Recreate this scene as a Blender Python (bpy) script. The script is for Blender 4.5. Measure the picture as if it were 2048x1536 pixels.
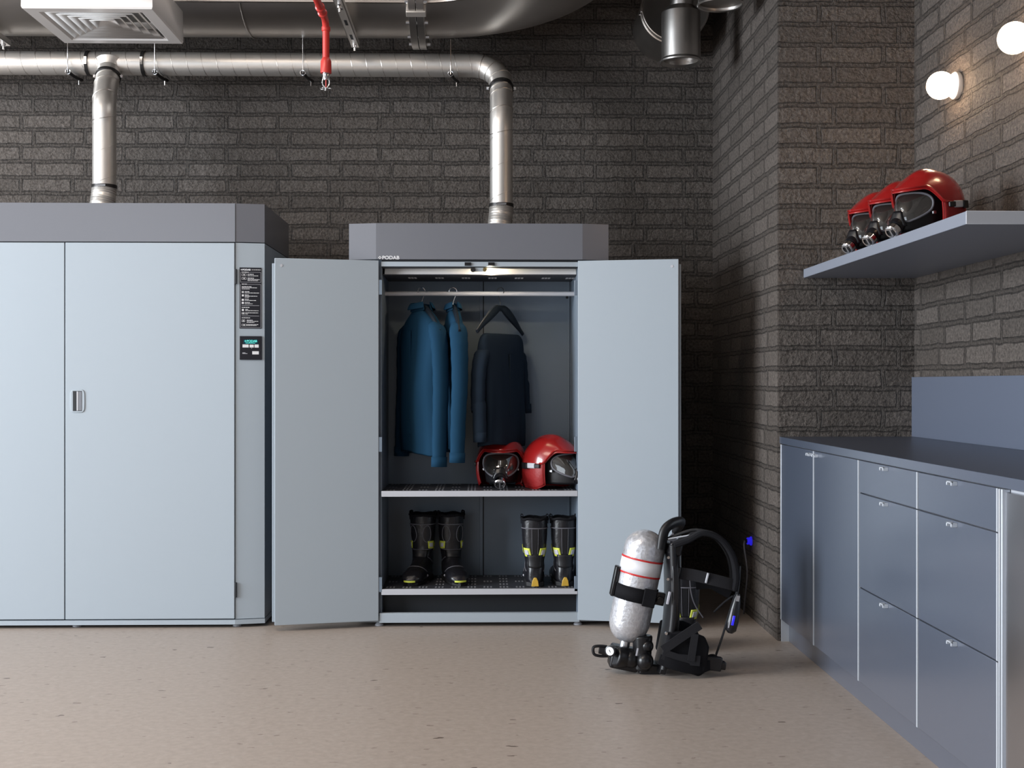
import bpy, bmesh, math, random
from mathutils import Vector, Matrix, Euler
random.seed(7)
for o in list(bpy.data.objects):
    bpy.data.objects.remove(o)
SC = bpy.context.scene
COL = SC.collection
PI = math.pi
R = math.radians

# ------------------------------------------------------------------ camera
F = 2530.0                       # focal length in pixels of a 2048 px wide frame
YAW = math.atan(57.0 / F)
H = 1.1445                       # eye height
cam_d = bpy.data.cameras.new('camera')
cam_d.sensor_width = 36.0
cam_d.lens = 36.0 * F / 2048.0
cam_d.clip_start = 0.05
cam = bpy.data.objects.new('camera', cam_d)
cam.location = (0, 0, H)
cam.rotation_euler = (PI / 2, 0, -YAW)
COL.objects.link(cam)
SC.camera = cam

# ------------------------------------------------------------------ world, lights, exposure
SC.view_settings.view_transform = 'Standard'
SC.view_settings.look = 'None'
SC.view_settings.gamma = 1.0
SC.view_settings.exposure = -0.13
SC.view_settings.use_curve_mapping = False
wd = bpy.data.worlds.new('world')
SC.world = wd
wd.use_nodes = True
bg = wd.node_tree.nodes['Background']
bg.inputs[0].default_value = (0.80, 0.86, 1.0, 1)
bg.inputs[1].default_value = 0.15


def area(name, loc, target, sx, sy, power, color):
    d = bpy.data.lights.new(name, 'AREA')
    d.shape = 'RECTANGLE'
    d.size = sx
    d.size_y = sy
    d.energy = power
    d.color = color
    o = bpy.data.objects.new(name, d)
    o.location = loc
    o.rotation_euler = (Vector(target) - Vector(loc)).to_track_quat('-Z', 'Y').to_euler()
    COL.objects.link(o)
    return o


# daylight through the tall windows left of and behind the viewer, and warm ceiling lamps
area('window_daylight_side', (-8.0, 2.3, 2.25), (0, 2.3, 2.0), 4.6, 3.2, 1230, (0.86, 0.93, 1.0))
area('window_daylight_front', (-3.4, -2.9, 1.75), (-3.4, 5, 1.75), 3.4, 2.7, 65, (0.84, 0.92, 1.0))
area('ceiling_lamp_light', (-2.6, 3.0, 4.05), (-2.6, 3.1, 0), 2.6, 1.2, 95, (1.0, 0.85, 0.71))


def ray(u, v):
    r = (u - 1024.0) / F
    s = (768.0 - v) / F
    return Vector((r * math.cos(YAW) + math.sin(YAW), math.cos(YAW) - r * math.sin(YAW), s))


def P(u, v, Y):
    d = ray(u, v)
    k = Y / d.y
    return Vector((d.x * k, Y, H + d.z * k))


def PX(u, v, X):
    d = ray(u, v)
    k = X / d.x
    return Vector((X, d.y * k, H + d.z * k))


# ------------------------------------------------------------------ materials
def mat(name, color, rough=0.5, metal=0.0, spec=0.5, coat=0.0, emit=None, estr=0.0, alpha=1.0, trans=0.0, noise=None, bump=None, aniso=0.0):
    m = bpy.data.materials.new(name)
    m.use_nodes = True
    nt = m.node_tree
    b = nt.nodes['Principled BSDF']
    b.inputs['Base Color'].default_value = (*color, 1)
    b.inputs['Roughness'].default_value = rough
    b.inputs['Metallic'].default_value = metal
    b.inputs['Specular IOR Level'].default_value = spec
    b.inputs['Coat Weight'].default_value = coat
    b.inputs['Coat Roughness'].default_value = 0.08
    b.inputs['Alpha'].default_value = alpha
    b.inputs['Transmission Weight'].default_value = trans
    b.inputs['Anisotropic'].default_value = aniso
    if emit:
        b.inputs['Emission Color'].default_value = (*emit, 1)
        b.inputs['Emission Strength'].default_value = estr
    if noise:                      # (scale, amount): mottled tone of the surface itself
        tc = nt.nodes.new('ShaderNodeTexCoord')
        n = nt.nodes.new('ShaderNodeTexNoise')
        n.inputs['Scale'].default_value = noise[0]
        n.inputs['Detail'].default_value = 4
        nt.links.new(tc.outputs['Object'], n.inputs['Vector'])
        mx = nt.nodes.new('ShaderNodeMix')
        mx.data_type = 'RGBA'
        a = noise[1]
        mx.inputs['A'].default_value = (*[max(0, c * (1 - a)) for c in color], 1)
        mx.inputs['B'].default_value = (*[min(1, c * (1 + a)) for c in color], 1)
        nt.links.new(n.outputs['Fac'], mx.inputs['Factor'])
        nt.links.new(mx.outputs['Result'], b.inputs['Base Color'])
    if bump:                       # (scale, strength, distance)
        tc = nt.nodes.new('ShaderNodeTexCoord')
        n = nt.nodes.new('ShaderNodeTexNoise')
        n.inputs['Scale'].default_value = bump[0]
        n.inputs['Detail'].default_value = 5
        nt.links.new(tc.outputs['Object'], n.inputs['Vector'])
        bp = nt.nodes.new('ShaderNodeBump')
        bp.inputs['Strength'].default_value = bump[1]
        bp.inputs['Distance'].default_value = bump[2]
        nt.links.new(n.outputs['Fac'], bp.inputs['Height'])
        nt.links.new(bp.outputs['Normal'], b.inputs['Normal'])
    return m


def brick_mat(name, axis, z0, x0, offset=0.24):
    m = bpy.data.materials.new(name)
    m.use_nodes = True
    nt = m.node_tree
    N, L = nt.nodes, nt.links
    b = N['Principled BSDF']
    tc = N.new('ShaderNodeTexCoord')
    sep = N.new('ShaderNodeSeparateXYZ')
    L.new(tc.outputs['Object'], sep.inputs[0])
    comb = N.new('ShaderNodeCombineXYZ')
    L.new(sep.outputs[axis], comb.inputs[0])
    L.new(sep.outputs[2], comb.inputs[1])
    off = N.new('ShaderNodeVectorMath')
    off.operation = 'SUBTRACT'
    off.inputs[1].default_value = (x0, z0, 0)
    L.new(comb.outputs[0], off.inputs[0])
    # wobbling brick outlines
    wn = N.new('ShaderNodeTexNoise')
    wn.inputs['Scale'].default_value = 11
    wn.inputs['Detail'].default_value = 5
    L.new(off.outputs[0], wn.inputs['Vector'])
    ws = N.new('ShaderNodeVectorMath')
    ws.operation = 'MULTIPLY_ADD'
    ws.inputs[1].default_value = (0.026, 0.020, 0)
    ws.inputs[2].default_value = (-0.013, -0.010, 0)
    L.new(wn.outputs['Color'], ws.inputs[0])
    wa = N.new('ShaderNodeVectorMath')
    wa.operation = 'ADD'
    L.new(off.outputs[0], wa.inputs[0])
    L.new(ws.outputs[0], wa.inputs[1])

    def bricks(ms, smooth):
        t = N.new('ShaderNodeTexBrick')
        t.offset = offset
        t.offset_frequency = 2
        t.squash = 1.0
        t.inputs['Scale'].default_value = 1.0
        t.inputs['Brick Width'].default_value = 0.289
        t.inputs['Row Height'].default_value = 0.0903
        t.inputs['Mortar Size'].default_value = ms
        t.inputs['Mortar Smooth'].default_value = smooth
        t.inputs['Color1'].default_value = (0.0, 0.0, 0.0, 1)
        t.inputs['Color2'].default_value = (1.0, 1.0, 1.0, 1)
        t.inputs['Mortar'].default_value = (0.5, 0.5, 0.5, 1)
        L.new(wa.outputs[0], t.inputs['Vector'])
        return t
    outer = bricks(0.0128, 0.15)
    inner = bricks(0.0080, 0.2)
    fine = N.new('ShaderNodeTexNoise')
    fine.inputs['Scale'].default_value = 75
    fine.inputs['Detail'].default_value = 5
    fine.inputs['Roughness'].default_value = 0.65
    L.new(off.outputs[0], fine.inputs['Vector'])
    med = N.new('ShaderNodeTexNoise')
    med.inputs['Scale'].default_value = 22
    med.inputs['Detail'].default_value = 4
    L.new(off.outputs[0], med.inputs['Vector'])

    def math_n(op, a, bb, c=None):
        n = N.new('ShaderNodeMath')
        n.operation = op
        for i, v in enumerate((a, bb, c)):
            if v is None:
                continue
            if isinstance(v, (int, float)):
                n.inputs[i].default_value = v
            else:
                L.new(v, n.inputs[i])
        return n.outputs[0]
    gap = math_n('SUBTRACT', outer.outputs['Fac'], inner.outputs['Fac'])       # thin open joint round each brick, mask for its painted edge shade
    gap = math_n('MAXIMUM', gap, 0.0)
    brk = math_n('SUBTRACT', 1.0, outer.outputs['Fac'])
    # height: brick face 1, joint gap 0, slurry mortar 0.75
    h1 = math_n('MULTIPLY', inner.outputs['Fac'], 0.62)
    hh = math_n('ADD', brk, h1)
    rough_m = math_n('MULTIPLY_ADD', inner.outputs['Fac'], 0.75, 0.55)          # mortar is grittier
    fn = math_n('MULTIPLY', fine.outputs['Fac'], rough_m)
    hh = math_n('ADD', hh, fn)
    mn = math_n('MULTIPLY', med.outputs['Fac'], 0.9)
    hh = math_n('ADD', hh, mn)
    bp = N.new('ShaderNodeBump')
    bp.inputs['Strength'].default_value = 1.0
    bp.inputs['Distance'].default_value = 0.022
    L.new(hh, bp.inputs['Height'])
    L.new(bp.outputs['Normal'], b.inputs['Normal'])
    # colour
    mix1 = N.new('ShaderNodeMix')
    mix1.data_type = 'RGBA'
    mix1.inputs['A'].default_value = (0.098, 0.083, 0.073, 1)
    mix1.inputs['B'].default_value = (0.136, 0.116, 0.103, 1)
    L.new(outer.outputs['Color'], mix1.inputs['Factor'])
    mix2 = N.new('ShaderNodeMix')
    mix2.data_type = 'RGBA'
    mix2.blend_type = 'MIX'
    L.new(inner.outputs['Fac'], mix2.inputs['Factor'])
    L.new(mix1.outputs['Result'], mix2.inputs['A'])
    mix2.inputs['B'].default_value = (0.122, 0.104, 0.092, 1)
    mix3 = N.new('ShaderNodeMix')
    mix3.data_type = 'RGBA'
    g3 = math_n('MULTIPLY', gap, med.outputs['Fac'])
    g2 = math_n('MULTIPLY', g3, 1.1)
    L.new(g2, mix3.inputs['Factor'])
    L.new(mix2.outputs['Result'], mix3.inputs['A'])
    mix3.inputs['B'].default_value = (0.016, 0.015, 0.015, 1)  # near-black tint paints occlusion shade along the brick edges
    mix4 = N.new('ShaderNodeMix')
    mix4.data_type = 'RGBA'
    mix4.blend_type = 'MULTIPLY'
    mix4.inputs['Factor'].default_value = 1.0
    rm = N.new('ShaderNodeMapRange')
    rm.inputs['From Min'].default_value = 0.3
    rm.inputs['From Max'].default_value = 0.7
    rm.inputs['To Min'].default_value = 0.45
    rm.inputs['To Max'].default_value = 1.45
    L.new(fine.outputs['Fac'], rm.inputs['Value'])
    L.new(mix3.outputs['Result'], mix4.inputs['A'])
    L.new(rm.outputs['Result'], mix4.inputs['B'])
    L.new(mix4.outputs['Result'], b.inputs['Base Color'])
    b.inputs['Roughness'].default_value = 0.7
    b.inputs['Specular IOR Level'].default_value = 0.35
    return m


def floor_mat():
    m = bpy.data.materials.new('linoleum_floor')
    m.use_nodes = True
    nt = m.node_tree
    N, L = nt.nodes, nt.links
    b = N['Principled BSDF']
    tc = N.new('ShaderNodeTexCoord')
    n1 = N.new('ShaderNodeTexNoise')
    n1.inputs['Scale'].default_value = 38
    n1.inputs['Detail'].default_value = 6
    n1.inputs['Roughness'].default_value = 0.6
    L.new(tc.outputs['Object'], n1.inputs['Vector'])
    base = N.new('ShaderNodeValToRGB')
    base.color_ramp.elements[0].position = 0.3
    base.color_ramp.elements[0].color = (0.345, 0.285, 0.243, 1)
    base.color_ramp.elements[1].position = 0.7
    base.color_ramp.elements[1].color = (0.42, 0.355, 0.308, 1)
    L.new(n1.outputs['Fac'], base.inputs[0])
    prev = base.outputs[0]

    def specks(scale, thr, col, keep):
        nonlocal prev
        v = N.new('ShaderNodeTexVoronoi')
        v.inputs['Scale'].default_value = scale
        wn = N.new('ShaderNodeTexNoise')
        wn.inputs['Scale'].default_value = scale * 2.2
        st = N.new('ShaderNodeVectorMath')
        st.operation = 'MULTIPLY'
        st.inputs[1].default_value = (0.7, 1.5, 1.0)
        L.new(tc.outputs['Object'], st.inputs[0])
        L.new(st.outputs[0], wn.inputs['Vector'])
        mixv = N.new('ShaderNodeVectorMath')
        mixv.operation = 'MULTIPLY_ADD'
        mixv.inputs[1].default_value = (0.6 / scale,) * 3
        L.new(wn.outputs['Color'], mixv.inputs[0])
        L.new(st.outputs[0], mixv.inputs[2])
        L.new(mixv.outputs[0], v.inputs['Vector'])
        lt = N.new('ShaderNodeMath')
        lt.operation = 'LESS_THAN'
        lt.inputs[1].default_value = thr
        L.new(v.outputs['Distance'], lt.inputs[0])
        sp = N.new('ShaderNodeSeparateColor')
        L.new(v.outputs['Color'], sp.inputs[0])
        k = N.new('ShaderNodeMath')
        k.operation = 'LESS_THAN'
        k.inputs[1].default_value = keep
        L.new(sp.outputs[0], k.inputs[0])
        mu = N.new('ShaderNodeMath')
        mu.operation = 'MULTIPLY'
        L.new(lt.outputs[0], mu.inputs[0])
        L.new(k.outputs[0], mu.inputs[1])
        mx = N.new('ShaderNodeMix')
        mx.data_type = 'RGBA'
        L.new(mu.outputs[0], mx.inputs['Factor'])
        L.new(prev, mx.inputs['A'])
        mx.inputs['B'].default_value = (*col, 1)
        prev = mx.outputs['Result']
    specks(26, 0.2, (0.24, 0.19, 0.16), 0.16)
    specks(30, 0.2, (0.42, 0.375, 0.33), 0.22)
    specks(11, 0.12, (0.12, 0.088, 0.07), 0.14)
    L.new(prev, b.inputs['Base Color'])
    b.inputs['Roughness'].default_value = 0.42
    b.inputs['Specular IOR Level'].default_value = 0.4
    bp = N.new('ShaderNodeBump')
    bp.inputs['Strength'].default_value = 0.08
    bp.inputs['Distance'].default_value = 0.002
    L.new(n1.outputs['Fac'], bp.inputs['Height'])
    L.new(bp.outputs['Normal'], b.inputs['Normal'])
    return m


M = {}
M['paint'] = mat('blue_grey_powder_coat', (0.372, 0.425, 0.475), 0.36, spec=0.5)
M['paint_shaded'] = mat('blue_grey_coat_shaded', (0.155, 0.195, 0.245), 0.42)  # same cabinet paint, darkened to put the interior's shade into its colour
M['header'] = mat('mid_grey_powder_coat', (0.15, 0.155, 0.178), 0.30, spec=1.0)
M['dark_gap'] = mat('black_seal_and_gap_shade', (0.012, 0.014, 0.018), 0.6)  # seal rubber; also the painted shade of recesses and gaps
M['dark_shelf'] = mat('dark_shelf_sheet', (0.035, 0.037, 0.045), 0.5)
M['alu'] = mat('brushed_aluminium', (0.72, 0.73, 0.76), 0.32, 1.0)
M['alu_matt'] = mat('satin_aluminium_paint', (0.50, 0.51, 0.55), 0.4)
M['perf'] = mat('light_punched_holes', (0.27, 0.275, 0.30), 0.5)
M['chrome'] = mat('chrome', (0.85, 0.85, 0.87), 0.12, 1.0)
M['galv'] = mat('galvanised_spiral_duct', (0.78, 0.745, 0.705), 0.40, 0.85, noise=(3, 0.08))
M['galv_dark'] = mat('galvanised_sheet_duct', (0.55, 0.52, 0.49), 0.38, 1.0, noise=(2.2, 0.18), bump=(7, 0.12, 0.004))
M['galv_end'] = mat('weathered_zinc', (0.52, 0.50, 0.48), 0.36, 1.0, noise=(9, 0.2))
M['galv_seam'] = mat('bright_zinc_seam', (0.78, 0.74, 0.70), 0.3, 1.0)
M['steel'] = mat('stainless_steel', (0.66, 0.66, 0.69), 0.28, 1.0)
M['blacksteel'] = mat('black_steel_clamp', (0.035, 0.033, 0.033), 0.4, 0.6)
M['white'] = mat('white_lacquer', (0.84, 0.83, 0.82), 0.35)
M['vent_grey'] = mat('light_grey_vent_enamel', (0.74, 0.72, 0.71), 0.3)
M['red_pipe'] = mat('red_fire_pipe_paint', (0.55, 0.035, 0.028), 0.35, coat=0.2)
M['counter'] = mat('navy_grey_cabinet_lacquer', (0.085, 0.105, 0.150), 0.28, spec=1.0, coat=1.0)
M['counter'].node_tree.nodes['Principled BSDF'].inputs['Coat Roughness'].default_value = 0.27
M['counter'].node_tree.nodes['Principled BSDF'].inputs['IOR'].default_value = 1.75
M['worktop'] = mat('dark_navy_worktop', (0.055, 0.065, 0.095), 0.32)
M['shelfpaint'] = mat('slate_grey_shelf_lacquer', (0.22, 0.24, 0.29), 0.4)
M['shelfend'] = mat('pale_grey_edge_band', (0.50, 0.51, 0.55), 0.4)
M['plinth'] = mat('grey_plinth_board', (0.24, 0.26, 0.31), 0.4)
M['backsplash'] = mat('navy_grey_backsplash', (0.115, 0.135, 0.185), 0.35)
M['handle'] = mat('pale_handle_metal', (0.60, 0.64, 0.70), 0.35, 0.3)
M['globe'] = mat('opal_lamp_glass', (1, 0.95, 0.9), 0.3, emit=(1.0, 0.68, 0.42), estr=30.0)
M['bulb'] = mat('small_warm_bulb', (1, 0.9, 0.8), 0.3, emit=(1.0, 0.78, 0.50), estr=30.0)
M['porcelain'] = mat('white_porcelain', (0.82, 0.80, 0.78), 0.3)
M['cloth_blue'] = mat('blue_work_cloth', (0.009, 0.042, 0.085), 0.85, spec=0.12, bump=(260, 0.3, 0.001))
M['cloth_navy'] = mat('navy_work_cloth', (0.013, 0.022, 0.036), 0.85, spec=0.12, bump=(260, 0.3, 0.001))
M['hanger'] = mat('dark_hanger_plastic', (0.008, 0.013, 0.020), 0.5, spec=0.3)
M['hook_dark'] = mat('dark_wire', (0.05, 0.055, 0.06), 0.3, 0.9)
M['helmet'] = mat('red_helmet_shell', (0.30, 0.010, 0.010), 0.25, coat=0.5)
M['helmet_flap'] = mat('red_neck_guard_cloth', (0.28, 0.010, 0.011), 0.5, bump=(60, 0.3, 0.004))
M['black_rubber'] = mat('black_rubber', (0.007, 0.007, 0.009), 0.45)
M['black_cloth'] = mat('black_webbing', (0.008, 0.008, 0.010), 0.8, spec=0.15, bump=(300, 0.4, 0.001))
M['grey_web'] = mat('dark_grey_webbing', (0.020, 0.020, 0.023), 0.85, spec=0.15, bump=(300, 0.4, 0.001))
M['black_plastic'] = mat('black_plastic', (0.008, 0.008, 0.010), 0.32)
M['lens'] = mat('clear_mask_lens', (0.05, 0.045, 0.04), 0.05, spec=1.0, coat=1.0, alpha=0.55)
M['leather'] = mat('black_boot_leather', (0.010, 0.010, 0.013), 0.32, bump=(45, 0.5, 0.004))
M['sole'] = mat('black_rubber_sole', (0.008, 0.008, 0.009), 0.6)
M['piping'] = mat('grey_piping', (0.13, 0.13, 0.15), 0.5)
M['yellow'] = mat('fluorescent_yellow_trim', (0.62, 0.68, 0.08), 0.5)
M['silver_refl'] = mat('silver_reflective_tape', (0.50, 0.50, 0.56), 0.35)
M['amber'] = mat('amber_rubber_cap', (0.62, 0.38, 0.05), 0.45)
M['lens'].node_tree.nodes['Principled BSDF'].inputs['IOR'].default_value = 2.2
M['tank'] = mat('silver_wrapped_cylinder', (0.60, 0.60, 0.63), 0.25, 0.45, noise=(75, 0.42), bump=(75, 0.45, 0.004))
M['label_white'] = mat('white_label_band', (0.80, 0.80, 0.84), 0.35)
M['label_red'] = mat('red_label_line', (0.60, 0.03, 0.03), 0.4)
M['blue_lamp'] = mat('blue_indicator_light', (0.02, 0.02, 0.6), 0.3, emit=(0.03, 0.02, 0.9), estr=0.6)
M['panel_black'] = mat('black_sign_panel', (0.014, 0.014, 0.020), 0.35)
M['print_white'] = mat('white_print', (0.80, 0.80, 0.82), 0.5)
M['print_grey'] = mat('grey_print_line', (0.35, 0.35, 0.38), 0.5)
M['print_teal'] = mat('teal_display_text', (0.10, 0.62, 0.55), 0.4, emit=(0.1, 0.75, 0.65), estr=0.6)
M['display'] = mat('dark_blue_display', (0.01, 0.05, 0.08), 0.25)
M['ceiling'] = mat('grey_ceiling_paint', (0.34, 0.32, 0.30), 0.8)
M['plaster'] = mat('grey_plaster', (0.20, 0.19, 0.185), 0.8)
M['glasswin'] = mat('window_frame_paint', (0.10, 0.10, 0.11), 0.5)
M['floor'] = floor_mat()
YW = 7.21                          # back wall
YP = 5.606                         # front face of the projecting pier
XP = 1.311                         # left flank of the pier
XR = 1.923                         # right wall
_r = P(67.5, 179, YW)
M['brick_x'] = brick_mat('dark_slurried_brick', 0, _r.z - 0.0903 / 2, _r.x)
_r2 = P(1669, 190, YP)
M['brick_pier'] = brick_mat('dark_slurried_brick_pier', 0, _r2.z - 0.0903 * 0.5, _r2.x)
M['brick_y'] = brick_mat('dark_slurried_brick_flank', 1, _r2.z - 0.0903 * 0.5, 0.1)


# ------------------------------------------------------------------ geometry helpers
class MB:
    def __init__(self):
        self.v = []
        self.f = []

    def add(self, vs, fs):
        n = len(self.v)
        self.v += [Vector(p) for p in vs]
        self.f += [tuple(i + n for i in q) for q in fs]
        return self

    def box(self, x0, x1, y0, y1, z0, z1):
        vs = [(x, y, z) for z in (z0, z1) for y in (y0, y1) for x in (x0, x1)]
        return self.add(vs, [(0, 2, 3, 1), (4, 5, 7, 6), (0, 1, 5, 4), (2, 6, 7, 3), (0, 4, 6, 2), (1, 3, 7, 5)])

    def obox(self, c, size, ax=None, ay=None, az=None):
        ax = Vector(ax or (1, 0, 0)).normalized()
        ay = Vector(ay or (0, 1, 0)).normalized()
        az = Vector(az).normalized() if az else ax.cross(ay).normalized()
        c = Vector(c)
        vs = []
        for k in (-.5, .5):
            for j in (-.5, .5):
                for i in (-.5, .5):
                    vs.append(c + ax * i * size[0] + ay * j * size[1] + az * k * size[2])
        return self.add(vs, [(0, 2, 3, 1), (4, 5, 7, 6), (0, 1, 5, 4), (2, 6, 7, 3), (0, 4, 6, 2), (1, 3, 7, 5)])

    def loft(self, rings, cap0=True, cap1=True, closed=True):
        n = len(rings[0])
        vs = [p for r in rings for p in r]
        fs = []
        for a in range(len(rings) - 1):
            for i in range(n if closed else n - 1):
                j = (i + 1) % n
                fs.append((a * n + i, a * n + j, (a + 1) * n + j, (a + 1) * n + i))
        if cap0:
            fs.append(tuple(reversed(range(n))))
        if cap1:
            fs.append(tuple((len(rings) - 1) * n + i for i in range(n)))
        return self.add(vs, fs)

    def cyl(self, p0, p1, r0, r1=None, n=24, caps=True):
        r1 = r0 if r1 is None else r1
        p0, p1 = Vector(p0), Vector(p1)
        d = (p1 - p0).normalized()
        a = d.orthogonal().normalized()
        b = d.cross(a)
        rings = [[p + (a * math.cos(t) + b * math.sin(t)) * r for t in [2 * PI * i / n for i in range(n)]] for p, r in ((p0, r0), (p1, r1))]
        return self.loft(rings, caps, caps)

    def lathe(self, prof, org=(0, 0, 0), axis=(0, 0, 1), n=32, cap0=False, cap1=False):
        org, d = Vector(org), Vector(axis).normalized()
        a = d.orthogonal().normalized()
        b = d.cross(a)
        rings = [[org + d * h + (a * math.cos(t) + b * math.sin(t)) * r for t in [2 * PI * i / n for i in range(n)]] for r, h in prof]
        return self.loft(rings, cap0, cap1)

    def tube(self, pts, r, n=12, caps=True, sy=1.0, up=None):
        pts = [Vector(p) for p in pts]
        m = len(pts)
        rs = r if isinstance(r, (list, tuple)) else [r] * m
        T = []
        for i in range(m):
            T.append((pts[min(i + 1, m - 1)] - pts[max(i - 1, 0)]).normalized())
        a = (Vector(up) - T[0] * Vector(up).dot(T[0])).normalized() if up else T[0].orthogonal().normalized()
        rings = []
        for i in range(m):
            a = (a - T[i] * a.dot(T[i])).normalized()
            b = T[i].cross(a)
            rings.append([pts[i] + a * math.cos(t) * rs[i] + b * math.sin(t) * rs[i] * sy for t in [2 * PI * k / n for k in range(n)]])
        return self.loft(rings, caps, caps)

    def ribbon(self, pts, width, thick, side):
        """flat strap along pts; side = direction of its width"""
        pts = [Vector(p) for p in pts]
        m = len(pts)
        side = Vector(side).normalized()
        rings = []
        for i in range(m):
            t = (pts[min(i + 1, m - 1)] - pts[max(i - 1, 0)]).normalized()
            s = (side - t * side.dot(t)).normalized()
            nrm = t.cross(s)
            w = width[i] if isinstance(width, (list, tuple)) else width
            rings.append([pts[i] + s * w / 2 + nrm * thick / 2, pts[i] - s * w / 2 + nrm * thick / 2,
                          pts[i] - s * w / 2 - nrm * thick / 2, pts[i] + s * w / 2 - nrm * thick / 2])
        return self.loft(rings)

    def prism(self, poly, vec):
        vec = Vector(vec)
        a = [Vector(p) for p in poly]
        return self.loft([a, [p + vec for p in a]])

    def sphere(self, c, r, n=24, m=14, sz=1.0):
        c = Vector(c)
        rings = []
        for j in range(1, m):
            ph = PI * j / m
            rings.append([c + Vector((r * math.sin(ph) * math.cos(t), r * math.sin(ph) * math.sin(t), -r * sz * math.cos(ph))) for t in [2 * PI * i / n for i in range(n)]])
        return self.loft(rings)

    def grid(self, fn, nu, nv):
        vs = [fn(i / nu, j / nv) for j in range(nv + 1) for i in range(nu + 1)]
        fs = [(j * (nu + 1) + i, j * (nu + 1) + i + 1, (j + 1) * (nu + 1) + i + 1, (j + 1) * (nu + 1) + i) for j in range(nv) for i in range(nu)]
        return self.add(vs, fs)

    def build(self, name, material, parent=None, bevel=0.0, smooth=35, sub=0, solid=0.0, segs=2):
        off = parent.matrix_local_sum() if hasattr(parent, 'matrix_local_sum') else root_loc(parent)
        me = bpy.data.meshes.new(name)
        me.from_pydata([tuple(p - off) for p in self.v], [], self.f)
        bm = bmesh.new()
        bm.from_mesh(me)
        bmesh.ops.recalc_face_normals(bm, faces=bm.faces)
        bm.to_mesh(me)
        bm.free()
        me.materials.append(M[material] if isinstance(material, str) else material)
        if smooth:
            for p in me.polygons:
                p.use_smooth = True
            me.set_sharp_from_angle(angle=R(smooth))
        o = bpy.data.objects.new(name, me)
        COL.objects.link(o)
        if parent:
            o.parent = parent
        if solid:
            md = o.modifiers.new('thickness', 'SOLIDIFY')
            md.thickness = solid
            md.offset = 0
        if bevel:
            md = o.modifiers.new('bevel', 'BEVEL')
            md.width = bevel
            md.segments = segs
            md.limit_method = 'ANGLE'
            md.angle_limit = R(40)
        if sub:
            md = o.modifiers.new('sub', 'SUBSURF')
            md.levels = sub
            md.render_levels = sub
        return o


def root_loc(o):
    v = Vector((0, 0, 0))
    while o is not None:
        v += o.location
        o = o.parent
    return v


def tag(o, label, cat=None, group=None, kind=None):
    if label:
        o['label'] = label
    if cat:
        o['category'] = cat
    if group:
        o['group'] = group
    if kind:
        o['kind'] = kind
    return o


def thing(name, loc, label, cat, group=None):
    o = bpy.data.objects.new(name, None)
    o.empty_display_size = 0.1
    o.location = loc
    COL.objects.link(o)
    return tag(o, label, cat, group)


def copy_tree(o, parent=None):
    c = o.copy()
    COL.objects.link(c)
    if parent:
        c.parent = parent
    for ch in list(o.children):
        copy_tree(ch, c)
    return c


def struct(name, mb, material, bevel=0.0):
    o = mb.build(name, material, None, bevel=bevel)
    o['kind'] = 'structure'
    return o


def arc(c, a, b, r, t0, t1, n):
    """points on a circle around c in the plane of unit vectors a, b (degrees)"""
    c, a, b = Vector(c), Vector(a), Vector(b)
    return [c + a * r * math.cos(R(t0 + (t1 - t0) * i / n)) + b * r * math.sin(R(t0 + (t1 - t0) * i / n)) for i in range(n + 1)]


def smooth_path(pts, n=8):
    """Catmull-Rom through pts"""
    pts = [Vector(p) for p in pts]
    q = [pts[0] * 2 - pts[1]] + pts + [pts[-1] * 2 - pts[-2]]
    out = []
    for i in range(1, len(q) - 2):
        p0, p1, p2, p3 = q[i - 1:i + 3]
        for k in range(n):
            t = k / n
            out.append(0.5 * ((2 * p1) + (p2 - p0) * t + (2 * p0 - 5 * p1 + 4 * p2 - p3) * t * t + (3 * p1 - p0 - 3 * p2 + p3) * t ** 3))
    out.append(pts[-1])
    return out


def text_mesh(name, body, size, loc, material, parent, extrude=0.0006, bold=0.0, squash=1.0):
    """lettering facing the viewer (-Y), lower left corner at loc"""
    cu = bpy.data.curves.new(name, 'FONT')
    cu.body = body
    cu.size = size
    cu.extrude = extrude
    cu.offset = bold
    to = bpy.data.objects.new(name, cu)
    COL.objects.link(to)
    dg = bpy.context.evaluated_depsgraph_get()
    me = bpy.data.meshes.new_from_object(to.evaluated_get(dg))
    bpy.data.objects.remove(to)
    mx = Matrix.Rotation(PI / 2, 4, 'X') @ Matrix.Diagonal((squash, 1, 1, 1))
    me.transform(mx)
    me.materials.clear()
    me.materials.append(M[material])
    o = bpy.data.objects.new(name, me)
    COL.objects.link(o)
    o.parent = parent
    o.location = Vector(loc) - root_loc(parent)
    return o


# ------------------------------------------------------------------ the setting
ZC = 4.15
XL, YF = -8.3, -3.2
struct('floor', MB().box(XL - .2, XR + .2, YF - .2, YW + .2, -0.1, 0), 'floor')
struct('ceiling', MB().box(XL - .2, XR + .2, YF - .2, YW + .2, ZC, ZC + .1), 'ceiling')
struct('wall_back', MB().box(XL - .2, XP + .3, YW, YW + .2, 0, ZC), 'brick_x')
pier = MB().box(XP + .004, XR + .2, YP, YP + .05, 0, ZC)
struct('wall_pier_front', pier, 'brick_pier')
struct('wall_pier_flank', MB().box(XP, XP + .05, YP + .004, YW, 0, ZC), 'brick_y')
struct('wall_right', MB().box(XR, XR + .2, YF - .2, YP, 0, ZC), 'brick_y')
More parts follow.
